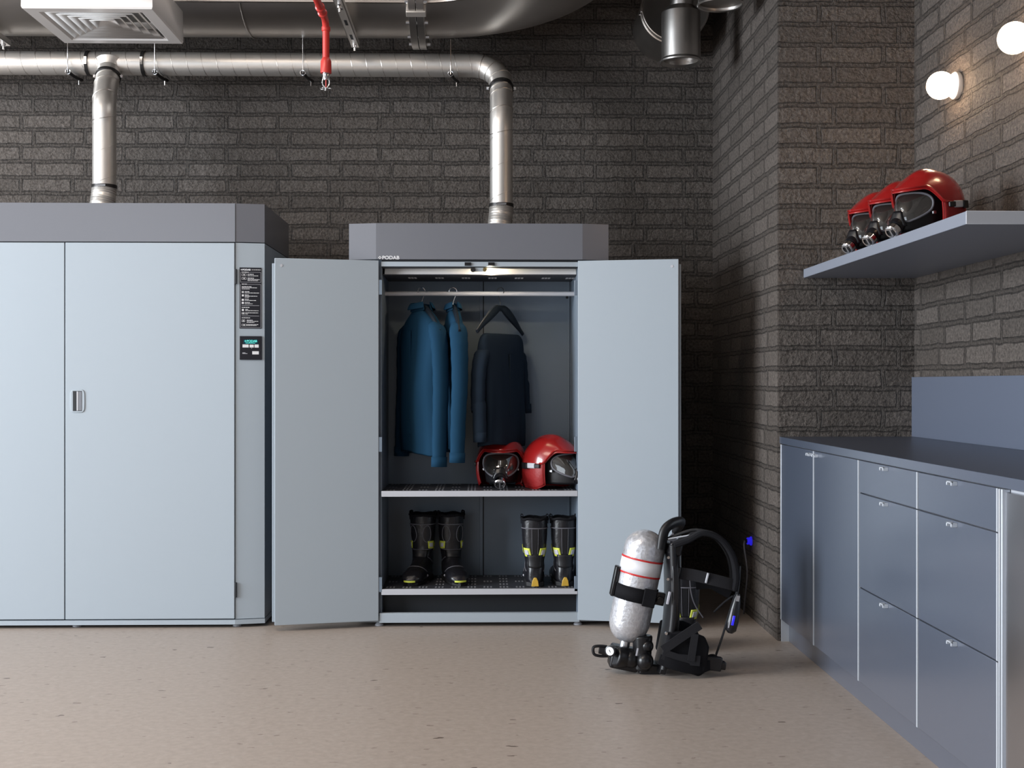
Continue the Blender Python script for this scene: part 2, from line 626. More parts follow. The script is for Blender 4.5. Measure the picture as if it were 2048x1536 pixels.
# left wall and front wall (behind the viewer) stand round the window openings
struct('wall_left', MB().box(XL - .2, XL, YF, YW, 0, .55).box(XL - .2, XL, YF, YW, 3.95, ZC).box(XL - .2, XL, 4.7, YW, .55, 3.95).box(XL - .2, XL, YF, -.1, .55, 3.95), 'plaster')
struct('wall_front', MB().box(XL, XR, YF - .2, YF, 0, .35).box(XL, XR, YF - .2, YF, 3.15, ZC).box(-1.6, XR, YF - .2, YF, .35, 3.15).box(XL, -5.2, YF - .2, YF, .35, 3.15), 'plaster')
wf = MB()
for y in (-.08, 2.3, 4.68):
    wf.box(XL - .15, XL - .05, y - .04, y + .04, .55, 3.95)
wf.box(XL - .15, XL - .05, -.1, 4.7, .55, .63).box(XL - .15, XL - .05, -.1, 4.7, 3.87, 3.95)
struct('window_1', wf, 'glasswin')
wf = MB()
for x in (-5.18, -3.4, -1.62):
    wf.box(x - .04, x + .04, YF - .15, YF - .05, .35, 3.15)
wf.box(-5.2, -1.6, YF - .15, YF - .05, .35, .43).box(-5.2, -1.6, YF - .15, YF - .05, 3.07, 3.15)
struct('window_2', wf, 'glasswin')

# ------------------------------------------------------------------ closed drying cabinet
YC = 5.97
DEP = 0.77


def xq(u, Y=YC):
    return P(u, 768, Y).x


def foot_mb(x, y, top):
    m = MB()
    m.lathe([(.020, 0), (.020, .005), (.011, .016), (.008, .020), (.008, top)], (x, y, 0), (0, 0, 1), 20, True, True)
    return m


xl0 = xq(130) - (xq(527) - xq(130))
xr0 = xq(527)
xg = xq(130.0)
xd1 = xq(470.5)
xd0 = 2 * xg - xd1
ZH1, ZH0 = 1.993, 1.812
CH = .030                           # how far the corner facets fall back
A = thing('drying_cabinet', (xg, YC + DEP / 2, 0), 'wide closed blue-grey drying cabinet with black info panels on its right post', 'drying cabinet')
b = MB()
prof = [(xl0, YC + CH), (xd0, YC + .004), (xd0, YC + .04), (xd1, YC + .04), (xd1, YC + .004), (xr0, YC + CH), (xr0, YC + DEP), (xl0, YC + DEP)]
b.prism([(x, y, .040) for x, y in prof], (0, 0, ZH0 - .044))
b.build('body', 'paint', A, smooth=0)
h = MB()
h.prism([(xl0, YC + CH, ZH0), (xd0, YC, ZH0), (xd1, YC, ZH0), (xr0, YC + CH, ZH0), (xr0, YC + DEP, ZH0), (xl0, YC + DEP, ZH0)], (0, 0, ZH1 - ZH0))
ho = h.build('header', 'header', A, smooth=0)
MB().box(xd1 - .0012, xd1 + .0012, YC - .0012, YC + .01, ZH0 + .002, ZH1 - .002).build('seam', 'dark_gap', ho)
b = MB()
b.prism([(xl0 - .002, YC + CH - .004, .016), (xd0, YC - .006, .016), (xd1, YC - .006, .016), (xr0 + .002, YC + CH - .004, .016), (xr0 + .002, YC + DEP, .016), (xl0 - .002, YC + DEP, .016)], (0, 0, .021))
b.build('base_plinth', 'paint', A, smooth=0)
MB().box(xd0 + .002, xd1 - .002, YC + .012, YC + .041, .042, ZH0 + .003).build('door_seal', 'dark_gap', A)
for nm, x0, x1 in (('door', xd0 + .003, xg - .0022), ('door', xg + .0022, xd1 - .003)):
    d = MB().box(x0, x1, YC - .002, YC + .036, .042, ZH0 - .005).build(nm, 'paint', A, bevel=.002)
    if x0 > xg - .1:
        # recessed pull: bowed frame plate, dark well and a finger lip
        c = P(155.5, 802, YC)
        hw, hh_ = .034, .054
        pts = []
        for k in range(24):
            t = 2 * PI * k / 24
            ex = math.copysign(abs(math.cos(t)) ** .35, math.cos(t)) * hw * (1 - .08 * abs(math.sin(t)) ** 3)
            ez = math.copysign(abs(math.sin(t)) ** .35, math.sin(t)) * hh_ * (1 - .06 * abs(math.cos(t)) ** 3)
            pts.append((c.x + ex, YC - .002, c.z + ez))
        hd = MB().prism(pts, (0, -.004, 0)).build('handle', 'paint', d, bevel=.0015)
        MB().box(c.x - .021, c.x + .021, YC - .0066, YC - .0055, c.z - .047, c.z + .047).build('recess', 'dark_gap', hd)
        MB().cyl((c.x + .001, YC - .004, c.z - .045), (c.x + .001, YC - .004, c.z + .045), .0045, n=12).build('finger_bar', 'alu_matt', hd)
        MB().box(c.x + .004, c.x + .020, YC - .0074, YC - .0062, c.z - .044, c.z + .044).build('back_lip', 'header', hd)
for z in (P(470, 553, YC).z, P(470, 1180, YC).z):
    MB().box(xd1 - .002, xd1 + .007, YC - .004, YC + .02, z - .035, z + .035).build('hinge', 'dark_gap', A, bevel=.001)
for u in (-250, 147, 470):
    foot_mb(xq(u), YC + .05, .018).build('foot', 'alu_matt', A)
for u in (-250, 147, 470):
    foot_mb(xq(u), YC + DEP - .08, .018).build('foot', 'alu_matt', A)

# the facet the panels are glued on: direction along it and its outward normal
fx = Vector((xr0 - xd1, CH - .004, 0))
flen = fx.length
fx.normalize()
fn = Vector((fx.y, -fx.x, 0))
f0 = Vector((xd1, YC + .004, 0))


def fpt(s, z, out=0.0):
    """point on the right-hand facet: s metres from its left edge"""
    return f0 + fx * s + fn * out + Vector((0, 0, z))


def fplate(m, s0, s1, z0, z1, out0, out1):
    vs = [fpt(s, z, o) for o in (out0, out1) for z in (z0, z1) for s in (s0, s1)]
    return m.add(vs, [(0, 1, 3, 2), (4, 6, 7, 5), (0, 4, 5, 1), (2, 3, 7, 6), (0, 2, 6, 4), (1, 5, 7, 3)])


def s_of(u):
    return (u - 471.0) / 56.0 * flen


def z_of(v):
    return P(500, v, YC + .011).z


ip = fplate(MB(), s_of(478.8), s_of(520.8), z_of(657), z_of(535), 0, .003).build('info_panel', 'panel_black', A, bevel=.0008)
tag(ip, 'black printed instruction panel')


def facet_bars(rects, name, material, parent, out=.0030):
    m = MB()
    for u0, u1, v0, v1 in rects:
        fplate(m, s_of(u0), s_of(u1), z_of(v1), z_of(v0), out, out + .0006)
    return m.build(name, material, parent, smooth=0)


# zoom of the panel: 658 x 1536 px shows u 470..530, v 525..665
def zz(x0, x1, y0, y1):
    return (470 + x0 * 60 / 658.0, 470 + x1 * 60 / 658.0, 525 + y0 * 140 / 1536.0, 525 + y1 * 140 / 1536.0)


rows = []
rr = random.Random(3)


def words(x0, x1, y, hgt):
    x = x0
    while x < x1 - 8:
        w = min(rr.uniform(22, 60), x1 - x)
        rows.append(zz(x, x + w, y - hgt / 2, y + hgt / 2))
        x += w + 6


words(352, 545, 158, 13)
for x0, x1, y, hg in ((140, 298, 214, 14), (265, 395, 258, 14), (265, 490, 290, 11), (265, 400, 343, 14), (265, 525, 372, 11), (265, 490, 397, 10),
                      (145, 262, 475, 13), (145, 360, 528, 11), (145, 468, 554, 11), (145, 310, 580, 11), (208, 310, 640, 13), (208, 520, 667, 11),
                      (208, 300, 712, 13), (208, 470, 738, 11), (208, 298, 762, 11), (208, 300, 805, 13), (208, 445, 833, 11), (208, 312, 877, 13), (208, 372, 905, 11),
                      (145, 305, 985, 14), (218, 288, 1030, 12), (218, 498, 1057, 11), (218, 490, 1104, 12), (218, 285, 1130, 10), (145, 318, 1215, 13),
                      (248, 372, 1265, 12), (248, 490, 1290, 10), (248, 410, 1314, 10), (248, 490, 1360, 11), (248, 455, 1384, 10)):
    words(x0, x1, y, hg)
for x0, x1, y0, y1 in ((145, 188, 800, 842), (145, 188, 866, 910), (148, 186, 702, 745), (148, 186, 1020, 1065)):
    rows.append(zz(x0, x1, y0, y1))
for x0, x1, y0, y1 in ((145, 240, 245, 295), (145, 240, 328, 375), (145, 188, 628, 672), (145, 205, 1094, 1138), (145, 212, 1255, 1305), (145, 240, 1350, 1393)):
    for q in ((x0, x1, y0, y0 + 5), (x0, x1, y1 - 5, y1), (x0, x0 + 5, y0, y1), (x1 - 5, x1, y0, y1), ((x0 + x1) / 2 - 12, (x0 + x1) / 2 + 12, (y0 + y1) / 2 - 11, (y0 + y1) / 2 + 11)):
        rows.append(zz(*q))
facet_bars(rows, 'print', 'print_white', ip)
lines = []
for x0, x1, y0, y1 in ((115, 548, 210, 435), (115, 548, 475, 1432)):
    lines += [zz(x0, x0 + 7, y0, y1), zz(x1 - 7, x1, y0, y1), zz(x0, x1, y1 - 7, y1), zz(300 if y0 < 300 else 265, x1, y0, y0 + 7)]
lines += [zz(145, 510, 938, 947), zz(145, 510, 1168, 1177)]
facet_bars(lines, 'border_line', 'print_grey', ip)


def podab(parent, name, p0, width, material, normal_rot=0.0, out=0.0):
    """diamond of four dots and the word mark, p0 = lower left corner, facing -Y"""
    s = width
    m = MB()
    cx, cz, q = .085 * s, .10 * s, .034 * s
    for dx, dz in ((-.058, 0), (.058, 0), (0, .058), (0, -.058)):
        c = (p0[0] + cx + dx * s, p0[1] - .0005, p0[2] + cz + dz * s)
        m.obox(c, (q * 1.35, .001, q * 1.35), (1, 0, 1), (0, 1, 0), (-1, 0, 1))
    for dx, dz in ((-.03, .03), (.03, .03), (-.03, -.03), (.03, -.03)):
        c = (p0[0] + cx + dx * s, p0[1] - .0005, p0[2] + cz + dz * s)
        m.obox(c, (q * 1.2, .001, q * .55), (1, 0, math.copysign(1, dx * -dz)), (0, 1, 0), (-math.copysign(1, dx * -dz), 0, 1))
    lo = m.build(name, material, parent, smooth=0)
    text_mesh('wordmark', 'PODAB', .255 * s, (p0[0] + .195 * s, p0[1], p0[2] + .012 * s), material, lo, .0006, .0045 * s, 1.05)
    return lo


p = fpt(s_of(481), z_of(541.5), .0034)
lg = podab(ip, 'logo', p, .043, 'print_white')

cp = fplate(MB(), s_of(479), s_of(521.4), z_of(719.5), z_of(672.2), 0, .006).build('control_panel', 'panel_black', A, bevel=.001)
tag(cp, 'black control panel with white buttons')


def z2(x0, x1, y0, y1):
    return (470 + x0 * 60 / 1317.0, 470 + x1 * 60 / 1317.0, 660 + y0 * 70 / 1536.0, 660 + y1 * 70 / 1536.0)


sc_ = facet_bars([z2(360, 980, 420, 610)], 'display', 'display', cp, .006)
p = fpt(s_of(488.4), z_of(684.5), .0066)
podab(sc_, 'logo', p, .054, 'print_teal')
facet_bars([z2(450, 850, 560, 585)], 'display_line', 'print_teal', sc_, .0066)
for q in ((320, 580, 635, 768), (618, 792, 640, 768), (822, 1000, 635, 770), (728, 1005, 932, 1070)):
    facet_bars([z2(*q)], 'button', 'print_white', cp, .006)
facet_bars([z2(688, 718, 775, 812), z2(315, 440, 985, 1018), z2(315, 525, 1022, 1052)], 'print', 'print_grey', cp, .006)

# ------------------------------------------------------------------ open drying cabinet
x0c, x1c = xq(698, YC + CH), xq(1217, YC + CH)
xh0, xh1 = xq(752), xq(1165)
xo0, xo1 = xq(763), xq(1155)
ZT, ZB = 1.902, 1.732
YI = 6.406
ZI = 1.663
zt_ = lambda v: P(960, v, YC + .03).z
B = thing('drying_cabinet', ((x0c + x1c) / 2, YC + DEP / 2, 0), 'open drying cabinet with both doors swung wide, showing jackets, helmets and boots', 'drying cabinet')
b = MB()
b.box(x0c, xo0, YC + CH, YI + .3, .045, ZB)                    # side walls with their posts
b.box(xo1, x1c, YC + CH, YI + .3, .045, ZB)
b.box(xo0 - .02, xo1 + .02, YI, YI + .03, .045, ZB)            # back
b.build('body', 'paint_shaded', B, bevel=.001)
MB().box(xo0, xo1, YC + .085, YC + .095, .045, zt_(1188)).build('base_shade_panel', 'dark_gap', B)  # black sheet put in for the shade of the cavity below the shelf
b = MB()
xs = P(964, 700, YI).x
b.box(xs - .012, xs + .004, YI - .008, YI + .001, .07, ZI)
b.box(xo1 - .004 - .012, xo1 - .008, YI - .006, YI + .001, .07, ZI)
b.build('back_seam_strip', 'paint_shaded', B, bevel=.001)
b = MB().box(xs + .005, xs + .010, YI - .002, YI + .001, .07, ZI).build('back_joint', 'dark_gap', B)
h = MB()
h.prism([(x0c, YC + CH, ZB), (xh0, YC, ZB), (xh1, YC, ZB), (x1c, YC + CH, ZB), (x1c, YC + DEP, ZB), (x0c, YC + DEP, ZB)], (0, 0, ZT - ZB))
ho = h.build('header', 'header', B, smooth=0)
p = P(756.5, 519, YC)
podab(ho, 'logo', (p.x, YC - .0005, p.z), .092, 'print_white')
# parts seen under the header
zt = lambda v, Y: P(960, v, Y).z
MB().box(xo0 - .002, xo1 + .002, YC + .004, YC + .012, zt(533, YC), zt(523.5, YC)).build('top_rail', 'paint', B, bevel=.001)
MB().box(xo0, xo1, YC + .012, YC + .06, zt(537, YC) + .004, ZB - .001).build('top_shade_block', 'dark_gap', B)  # black block put in for the shade of the gap under the header
lipm = MB()
ya = YC + .055
lipm.prism([(xo0 + .01, ya, zt(548.5, ya)), (xo0 + .01, ya + .004, zt(548.5, ya)), (xo0 + .01, ya + .020, zt(537.5, ya + .02)), (xo0 + .01, ya + .014, zt(537.5, ya + .02))], (xo1 - xo0 - .012, 0, 0))
lipm.build('bright_lip', 'white', B, bevel=.001)
pl = MB().box(xo0, xo1, ya + .004, YI, ZI, ZI + .004).build('perforated_ceiling', 'dark_shelf', B)
sl = MB()
for uc in (825, 879, 932, 985, 1038, 1092, 1140):
    for du in (-6, 0, 6):
        xx = P(uc + du, 556, 6.19).x
        sl.box(xx - .0055, xx + .0055, 6.165, 6.235, ZI - .0008, ZI + .0002)
sl.build('slot', 'print_white', pl, smooth=0)  # white insets painted for the light coming through the slots
for u in (935.5, 982.5):
    p = P(u, 528, YC)
    MB().box(p.x - .015, p.x + .015, YC - .003, YC + .006, p.z - .008, p.z + .008).build('door_catch', 'black_plastic', B, bevel=.001)
p0, p1 = P(946, 539, YC), P(970, 539, YC)
MB().box(p0.x, p1.x, YC + .008, YC + .013, p0.z - .010, p0.z + .010).build('switch_plate', 'paint', B, bevel=.001)
MB().lathe([(.0115, 0), (.0115, -.010), (.0095, -.013)], (p0.x, YC + .012, p0.z), (0, 1, 0), 20, True, True).build('switch_knob', 'blacksteel', B)
MB().lathe([(.0105, 0), (.0105, -.010), (.0085, -.013)], (p1.x, YC + .012, p1.z), (0, 1, 0), 20, True, True).build('lamp_cap', mat('brass_cap', (0.30, 0.22, 0.10), .35, .8), B)
p2 = P(977.0, 539, YC)
MB().sphere((p2.x, YC + .03, p2.z), .006, 16, 10).build('lamp_bulb', 'bulb', B)
ld = bpy.data.lights.new('cabinet_lamp_light', 'POINT')
ld.energy = 2.2
ld.color = (1, .82, .58)
ld.shadow_soft_size = .006
lo = bpy.data.objects.new('cabinet_lamp_light', ld)
lo.location = (p2.x + .004, YC + .028, p2.z - .008)
COL.objects.link(lo)
# rail, shelves, bottom
ROD = P(960, 587.5, 6.19)
MB().cyl((xo0 - .002, 6.19, ROD.z), (xo1 + .002, 6.19, ROD.z), .0112, n=20).build('clothes_rail', 'alu_matt', B)
p = P(1134, 595, YI)
MB().cyl((p.x, YI + .001, p.z), (p.x, YI - .006, p.z), .007, n=16).build('plug_button', 'black_plastic', B)


def shelf(vtop, vbot):
    zt_, zb_ = zt(vtop, YC), zt(vbot, YC)
    s = MB().box(xo0 + .001, xo1 - .001, YC + .012, YI - .001, zt_ - .012, zt_).build('shelf', 'dark_shelf', B)
    MB().box(xo0 + .0, xo1 - .0, YC - .004, YC + .013, zb_, zt_ + .0005).build('front_edge', 'alu_matt', s, bevel=.001)
    m = MB()
    r2 = random.Random(int(vtop))
    nx = 12
    for i in range(nx):
        xc = xo0 + (i + .5) * (xo1 - xo0) / nx
        for j in range(5):
            yc = YC + .06 + j * .085
            if (i + j) % 2 and j % 2:
                continue
            for a in range(3):
                for c in range(2):
                    xx, yy = xc + (a - 1) * .016, yc + (c - .5) * .022
                    m.box(xx - .0042, xx + .0042, yy - .007, yy + .007, zt_, zt_ + .0004)
    m.build('perforation', 'perf', s, smooth=0)['kind'] = 'stuff'
    return zt_


ZS1 = shelf(982, 993)
ZS2 = shelf(1178, 1189)
MB().box(xo0 - .01, xo1 + .01, YC + .0, YC + .03, zt(1245, YC), zt(1226, YC)).build('bottom_rail', 'paint', B, bevel=.0015)
MB().box(x0c, x1c, YC + .02, YI + .3, .019, .045).build('base_plinth', 'paint', B, bevel=.0015)
for u in (757, 1157):
    foot_mb(xq(u), YC + .045, .021).build('foot', 'alu_matt', B)
    foot_mb(xq(u), YI + .22, .021).build('foot', 'alu_matt', B)
# doors
for sgn, hu, ou, cu_ in ((-1, 757.5, 549.5, 562), (1, 1155.5, 1357, 1344)):
    hp = Vector((xq(hu), YC - .006, 0))
    op = Vector((xq(ou, 5.86), 5.86, 0))
    d = (op - hp)
    wdt = d.length
    d.normalize()
    n = Vector((-d.y, d.x, 0))
    if n.y > 0:
        n = -n
    z0, z1 = .030, 1.726
    dm = MB()
    dm.add([hp + n * o + Vector((0, 0, z)) + d * s for o in (0, -.022) for z in (z0, z1) for s in (0, wdt)], [(0, 1, 3, 2), (4, 6, 7, 5), (0, 4, 5, 1), (2, 3, 7, 6), (0, 2, 6, 4), (1, 5, 7, 3)])
    dr = dm.build('door', 'paint', B, bevel=.0015)
    sk = MB()
    sk.add([hp + n * o + Vector((0, 0, z)) + d * s for o in (-.025, -.040) for z in (z0 + .012, z1 - .022) for s in (.01, wdt + .010)], [(0, 1, 3, 2), (4, 6, 7, 5), (0, 4, 5, 1), (2, 3, 7, 6), (0, 2, 6, 4), (1, 5, 7, 3)])
    sk.build('outer_skin', 'paint', dr, bevel=.0015)
    q = hp + d * (wdt - .030) + Vector((0, 0, z1 - .034))
    MB().cyl(q, q + n * .0015, .0065, n=16).build('buffer_screw', 'alu_matt', dr)
    for z in (.20, .86, 1.60):
        MB().box(hp.x - .010 - sgn * .006, hp.x + .010 - sgn * .006, YC - .004, YC + .016, z - .035, z + .035).build('hinge', 'paint_shaded', dr, bevel=.001)

# ------------------------------------------------------------------ ceiling: large round duct with elbow, hangers
DY, DZ, DR = 6.65, 3.476, 0.5
EX, EB = P(850, 60, DY).x, 0.62                     # where the bend starts, bend radius
D = thing('ventilation_duct', (-3, DY, DZ), 'huge round sheet-metal duct under the ceiling, bending towards the viewer at its right end', 'duct')
path = [Vector((XL + .02, DY, DZ)), Vector((EX - .6, DY, DZ)), Vector((EX, DY, DZ))]
el = arc((EX, DY - EB, DZ), (0, 1, 0), (1, 0, 0), EB, 0, 90, 20)
ctr = Vector((EX, DY - EB, DZ))
run = MB().tube([path[0], Vector((EX, DY, DZ))], DR, n=72, caps=False)
run.build('straight_run', 'galv_dark', D)
eb = MB().tube([Vector((EX - .002, DY, DZ))] + el[1:] + [Vector((EX + EB, DY - EB - .6, DZ)), Vector((EX + EB, 2.0, DZ))], DR, n=72, caps=False)
eb.build('elbow', 'galv_dark', D)
# added bright strip imitating a window reflection along the duct's lower front and bend
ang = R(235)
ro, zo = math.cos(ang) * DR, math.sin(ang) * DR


def strip_pt(q, rad_out):
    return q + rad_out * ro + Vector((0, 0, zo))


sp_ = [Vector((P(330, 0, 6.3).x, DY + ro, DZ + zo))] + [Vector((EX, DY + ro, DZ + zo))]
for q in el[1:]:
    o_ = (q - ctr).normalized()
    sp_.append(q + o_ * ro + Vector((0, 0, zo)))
MB().tube(sp_, .012, n=8).build('highlight_strip', 'galv_seam', D)
for xx in (P(500, 40, DY).x,):
    MB().tube(arc((xx, DY, DZ), (0, 1, 0), (0, 0, 1), DR + .003, 0, 360, 72), .005, n=6, caps=False).build('ring_seam', 'galv_dark', D)
fl = MB()
xf = P(838, 60, DY).x
for dx in (-.020, .020):
    fl.lathe([(DR - .002, dx - .018), (DR + .058, dx - .018), (DR + .058, dx + .018), (DR - .002, dx + .018)], (xf, DY, DZ), (1, 0, 0), 72)
fo = fl.build('flange', 'galv_end', D, bevel=.001)
for k in range(12, 24):
    t = 2 * PI * (k + .5) / 24
    c = Vector((xf, DY + math.cos(t) * (DR + .034), DZ + math.sin(t) * (DR + .034)))
    MB().cyl(c + Vector((-.056, 0, 0)), c + Vector((.056, 0, 0)), .009, n=6).build('flange_bolt', 'chrome', fo)
# clamp blocks at the lower front of the flange
cb = MB()
c = P(817, 20, 6.14)
cb.obox((xf, DY + math.cos(R(238)) * (DR + .03), DZ + math.sin(R(238)) * (DR + .03)), (.10, .035, .075), (1, 0, 0), (0, -math.sin(R(236)), math.cos(R(236))))
cb.build('flange_clamp', 'galv', fo, bevel=.004)


def strut(ufar, vfar, label, yfar=7.08, ynear=5.0):
    pf = P(ufar, vfar, yfar)
    z = pf.z
    t = thing('strut_channel', (pf.x, (yfar + ynear) / 2, z), label, 'strut', 'slotted struts under the big duct')
    w, hgt, th = .044, .030, .004
    m = MB()
    m.box(pf.x - w / 2, pf.x - w / 2 + th, ynear, yfar, z, z + hgt)
    m.box(pf.x + w / 2 - th, pf.x + w / 2, ynear, yfar, z, z + hgt)
    m.box(pf.x - w / 2, pf.x + w / 2, ynear, yfar, z, z + th)
    m.build('channel', 'galv', t, bevel=.001)
    s = MB()
    y = yfar - .20
    while y > ynear + .1:
        s.box(pf.x - .007, pf.x + .007, y - .045, y + .045, z - .0006, z + .0004)
        y -= .26
    s.build('slot', 'dark_gap', t, smooth=0)
    for y in (yfar - .05, 5.98):
        MB().lathe([(.012, .0), (.012, -.012), (.006, -.014), (.006, -.03)], (pf.x, y, z), (0, 0, 1), 12, True, True).build('nut', 'chrome', t)
    for y in (yfar - .02 + .03, 5.98):
        yy = y
        if abs(yy - DY) > DR:
            MB().cyl((pf.x, yy, z + .004), (pf.x, yy, ZC), .005, n=10).build('hanger_rod', 'galv', t)


strut(711, 95, 'slotted steel strut under the duct right of the red sprinkler pipe', 6.72)
strut(14, 92, 'slotted steel strut under the duct at the far left edge, left of the vent', 6.72)

# ------------------------------------------------------------------ spiral pipe along the wall, its drops
PY, PR = 6.87, .0625
pz = P(450, 128.5, PY).z


def spiral(p0, p1, r, pitch, name, parent, turns_r=.0016):
    p0, p1 = Vector(p0), Vector(p1)
    d = (p1 - p0)
    L_ = d.length
    d.normalize()
    a = d.orthogonal().normalized()
    b_ = d.cross(a)
    n = int(L_ / pitch * 20)
    pts = []
    for i in range(n + 1):
        s = L_ * i / n
        t = 2 * PI * s / pitch
        pts.append(p0 + d * s + (a * math.cos(t) + b_ * math.sin(t)) * r)
    return MB().tube(pts, turns_r, n=5).build(name, 'galv_seam', parent)


E_R = .15
xe = P(1002.5, 200, 6.78).x - E_R                   # elbow start
pw = thing('spiral_duct', (xe - 1.5, PY, pz), 'horizontal spiral steel pipe running along the brick wall above both cabinets', 'pipe')
MB().tube([(XL + .02, PY, pz), (xe, PY, pz)], PR, n=40, caps=False).build('straight_run', 'galv', pw)
spiral((XL + 2.6, PY, pz), (xe, PY, pz), PR, .080, 'spiral_seam', pw)
# elbow turns down and slightly towards the room
yd = 6.70                                           # depth of the drops
dn = Vector((0, -.62, -1)).normalized()
xdir = Vector((1, 0, 0))
elp = arc(Vector((xe, PY, pz)) + dn * E_R, -dn, xdir, E_R, 0, 90, 14)
eo = MB().tube(elp, PR + .001, n=40, caps=False).build('elbow', 'galv', pw)
pe = elp[-1]
for k in (3, 7, 11):
    a_ = elp[k]
    tdir = (elp[k + 1] - elp[k - 1]).normalized()
    o1 = tdir.orthogonal().normalized()
    MB().tube(arc(a_, o1, tdir.cross(o1), PR + .002, 0, 360, 40), .0018, n=6, caps=False).build('elbow_seam', 'galv_seam', eo)


def band(c, axis, r, name, parent, w=.016, lug=None):
    m = MB().lathe([(r, -w / 2), (r + .005, -w / 2), (r + .005, w / 2), (r, w / 2)], c, axis, 40)
    o = m.build(name, 'blacksteel', parent, bevel=.001)
    if lug:
        for s in (-1, 1):
            cc = Vector(c) + Vector(lug) * s * (r + .009)
            MB().obox(cc, (.016, .012, .014)).cyl(cc + Vector((0, -.016, .0)), cc + Vector((0, .016, 0)), .004, n=8).build('lug', 'chrome', o)
    else:
        cc = Vector(c) + Vector((0, -1, 0)) * (r + .006)
        MB().obox(cc, (.05 if abs(Vector(axis).z) > .7 else .014, .004, .010 if abs(Vector(axis).z) > .7 else .04)).build('latch', 'chrome', o)
    return o


for u in (178, 289):
    q = P(u, 128, PY)
    band((q.x, PY, pz), (1, 0, 0), PR, 'band_clamp', pw, .018)
xt = P(222, 130, PY).x
tee_dir = Vector((0, -.62, -1)).normalized()
MB().tube([Vector((xt, PY, pz)), Vector((xt, PY, pz)) + tee_dir * .085], PR - .001, n=40, caps=False).build('tee_branch', 'galv', pw)
MB().lathe([(PR + .022, .018), (PR + .008, .035), (PR, .052)], (xt, PY, pz), tee_dir, 40).build('tee_saddle', 'galv', pw)


def drop(xx, start, ztop_cab, label, lean):
    t = thing('drop_pipe', (xx, yd, ztop_cab), label, 'pipe')
    s = Vector(start)
    k1 = s + dn * .10
    mid = Vector((xx, yd - .02, k1.z - .12))
    zk = ztop_cab + .185
    pts = smooth_path([s + dn * .005, s + dn * .05, k1, mid, mid + Vector((0, 0, -.10))], 6)
    pts.append(Vector((xx, yd - .02, zk)))
    MB().tube(pts, PR - .002, n=40, caps=False).build('pipe', 'galv', t)
    for k in (4, 10, 16, 22):
        if k + 1 < len(pts):
            td = (pts[k + 1] - pts[k - 1]).normalized()
            td = (td + Vector((.22, 0, 0))).normalized()
            o1 = td.orthogonal().normalized()
            MB().tube(arc(pts[k], o1, td.cross(o1), PR + .0005, 0, 360, 40), .0022, n=6, caps=False).build('ring_seam', 'galv_seam', t)
    spiral((xx, yd - .02, mid.z - .1), (xx, yd - .02, zk), PR - .002, .16, 'spiral_seam', t)
    band(s + dn * .02, dn, PR - .001, 'band_clamp', t, .018, (1, 0, 0))
    band((xx, yd - .02, zk), (0, 0, 1), PR - .002, 'band_clamp', t, .018)
    fp = []
    rs = []
    for i in range(37):
        q = i / 36
        fp.append(Vector((xx + lean * (q * q * (3 - 2 * q)), yd - .02 - .03 * q, zk - (zk - ztop_cab) * q)))
        rs.append(PR + .0005 + .0018 * math.sin(i * PI * .9))
    MB().tube(fp, rs, n=36, caps=False).build('flexible_end', 'galv', t)
    return t


drop(P(211, 300, yd).x, Vector((xt, PY, pz)) + tee_dir * .075, ZH1, 'spiral steel drop pipe entering the top of the closed cabinet', -.012)
drop(P(1002.5, 300, yd).x, pe, ZT, 'spiral steel drop pipe entering the top of the open cabinet', -.016)


def pipe_hanger(u, label):
    q = P(u, 128, PY)
    t = thing('pipe_hanger', (q.x, PY, pz), label, 'pipe hanger', 'wire pipe hangers')
    yr = PY - PR - .012
    bot = pz - PR - .004
    zt_ = P(u, 60, yr).z
    MB().cyl((q.x, yr, bot), (q.x, yr, DZ - math.sqrt(max(0.0, DR ** 2 - (yr - DY) ** 2)) - .002), .0022, n=8).build('rod', 'chrome', t)
    m = MB()
    m.tube([(q.x, yr, bot + .006), (q.x + .012, yr + .04, bot - .006), (q.x + .024, PY, bot - .013), (q.x + .036, PY + .05, bot - .012)], .009, n=10)
    m.build('chain_strap', 'blacksteel', t)
    m = MB().tube(arc((q.x, yr, bot + .004), (1, 0, 0), (0, 0, 1), .013, 0, 360, 16), .003, n=6, caps=False)
    m.build('shackle', 'chrome', t)
    MB().cyl((q.x + .03, PY + .02, bot - .02), (q.x + .03, PY + .02, bot - .045), .003, n=8).build('pin', 'chrome', t)


pipe_hanger(144.5, 'wire hanger with dark strap under the wall pipe, left of the tee')
pipe_hanger(316.5, 'wire hanger with dark strap under the wall pipe, just right of the tee')
pipe_hanger(609.5, 'wire hanger with dark strap under the wall pipe, beside the red sprinkler')
pipe_hanger(902, 'wire hanger with dark strap under the wall pipe, near its right-hand elbow')

# ------------------------------------------------------------------ square ceiling diffuser
VY0 = 5.78
vl, vr = P(42, 15.8, VY0), P(304.7, 16.4, VY0)
VW = vr.x - vl.x
vz = vl.z
vx, vy = (vl.x + vr.x) / 2, VY0 + VW / 2
V = thing('air_diffuser', (vx, vy, vz), 'square white ceiling air diffuser with nested louvres in front of the big duct', 'air vent')


def sq(hw, z):
    return [Vector((vx + sx * hw, vy + sy * hw, z)) for sx, sy in ((-1, -1), (1, -1), (1, 1), (-1, 1))]


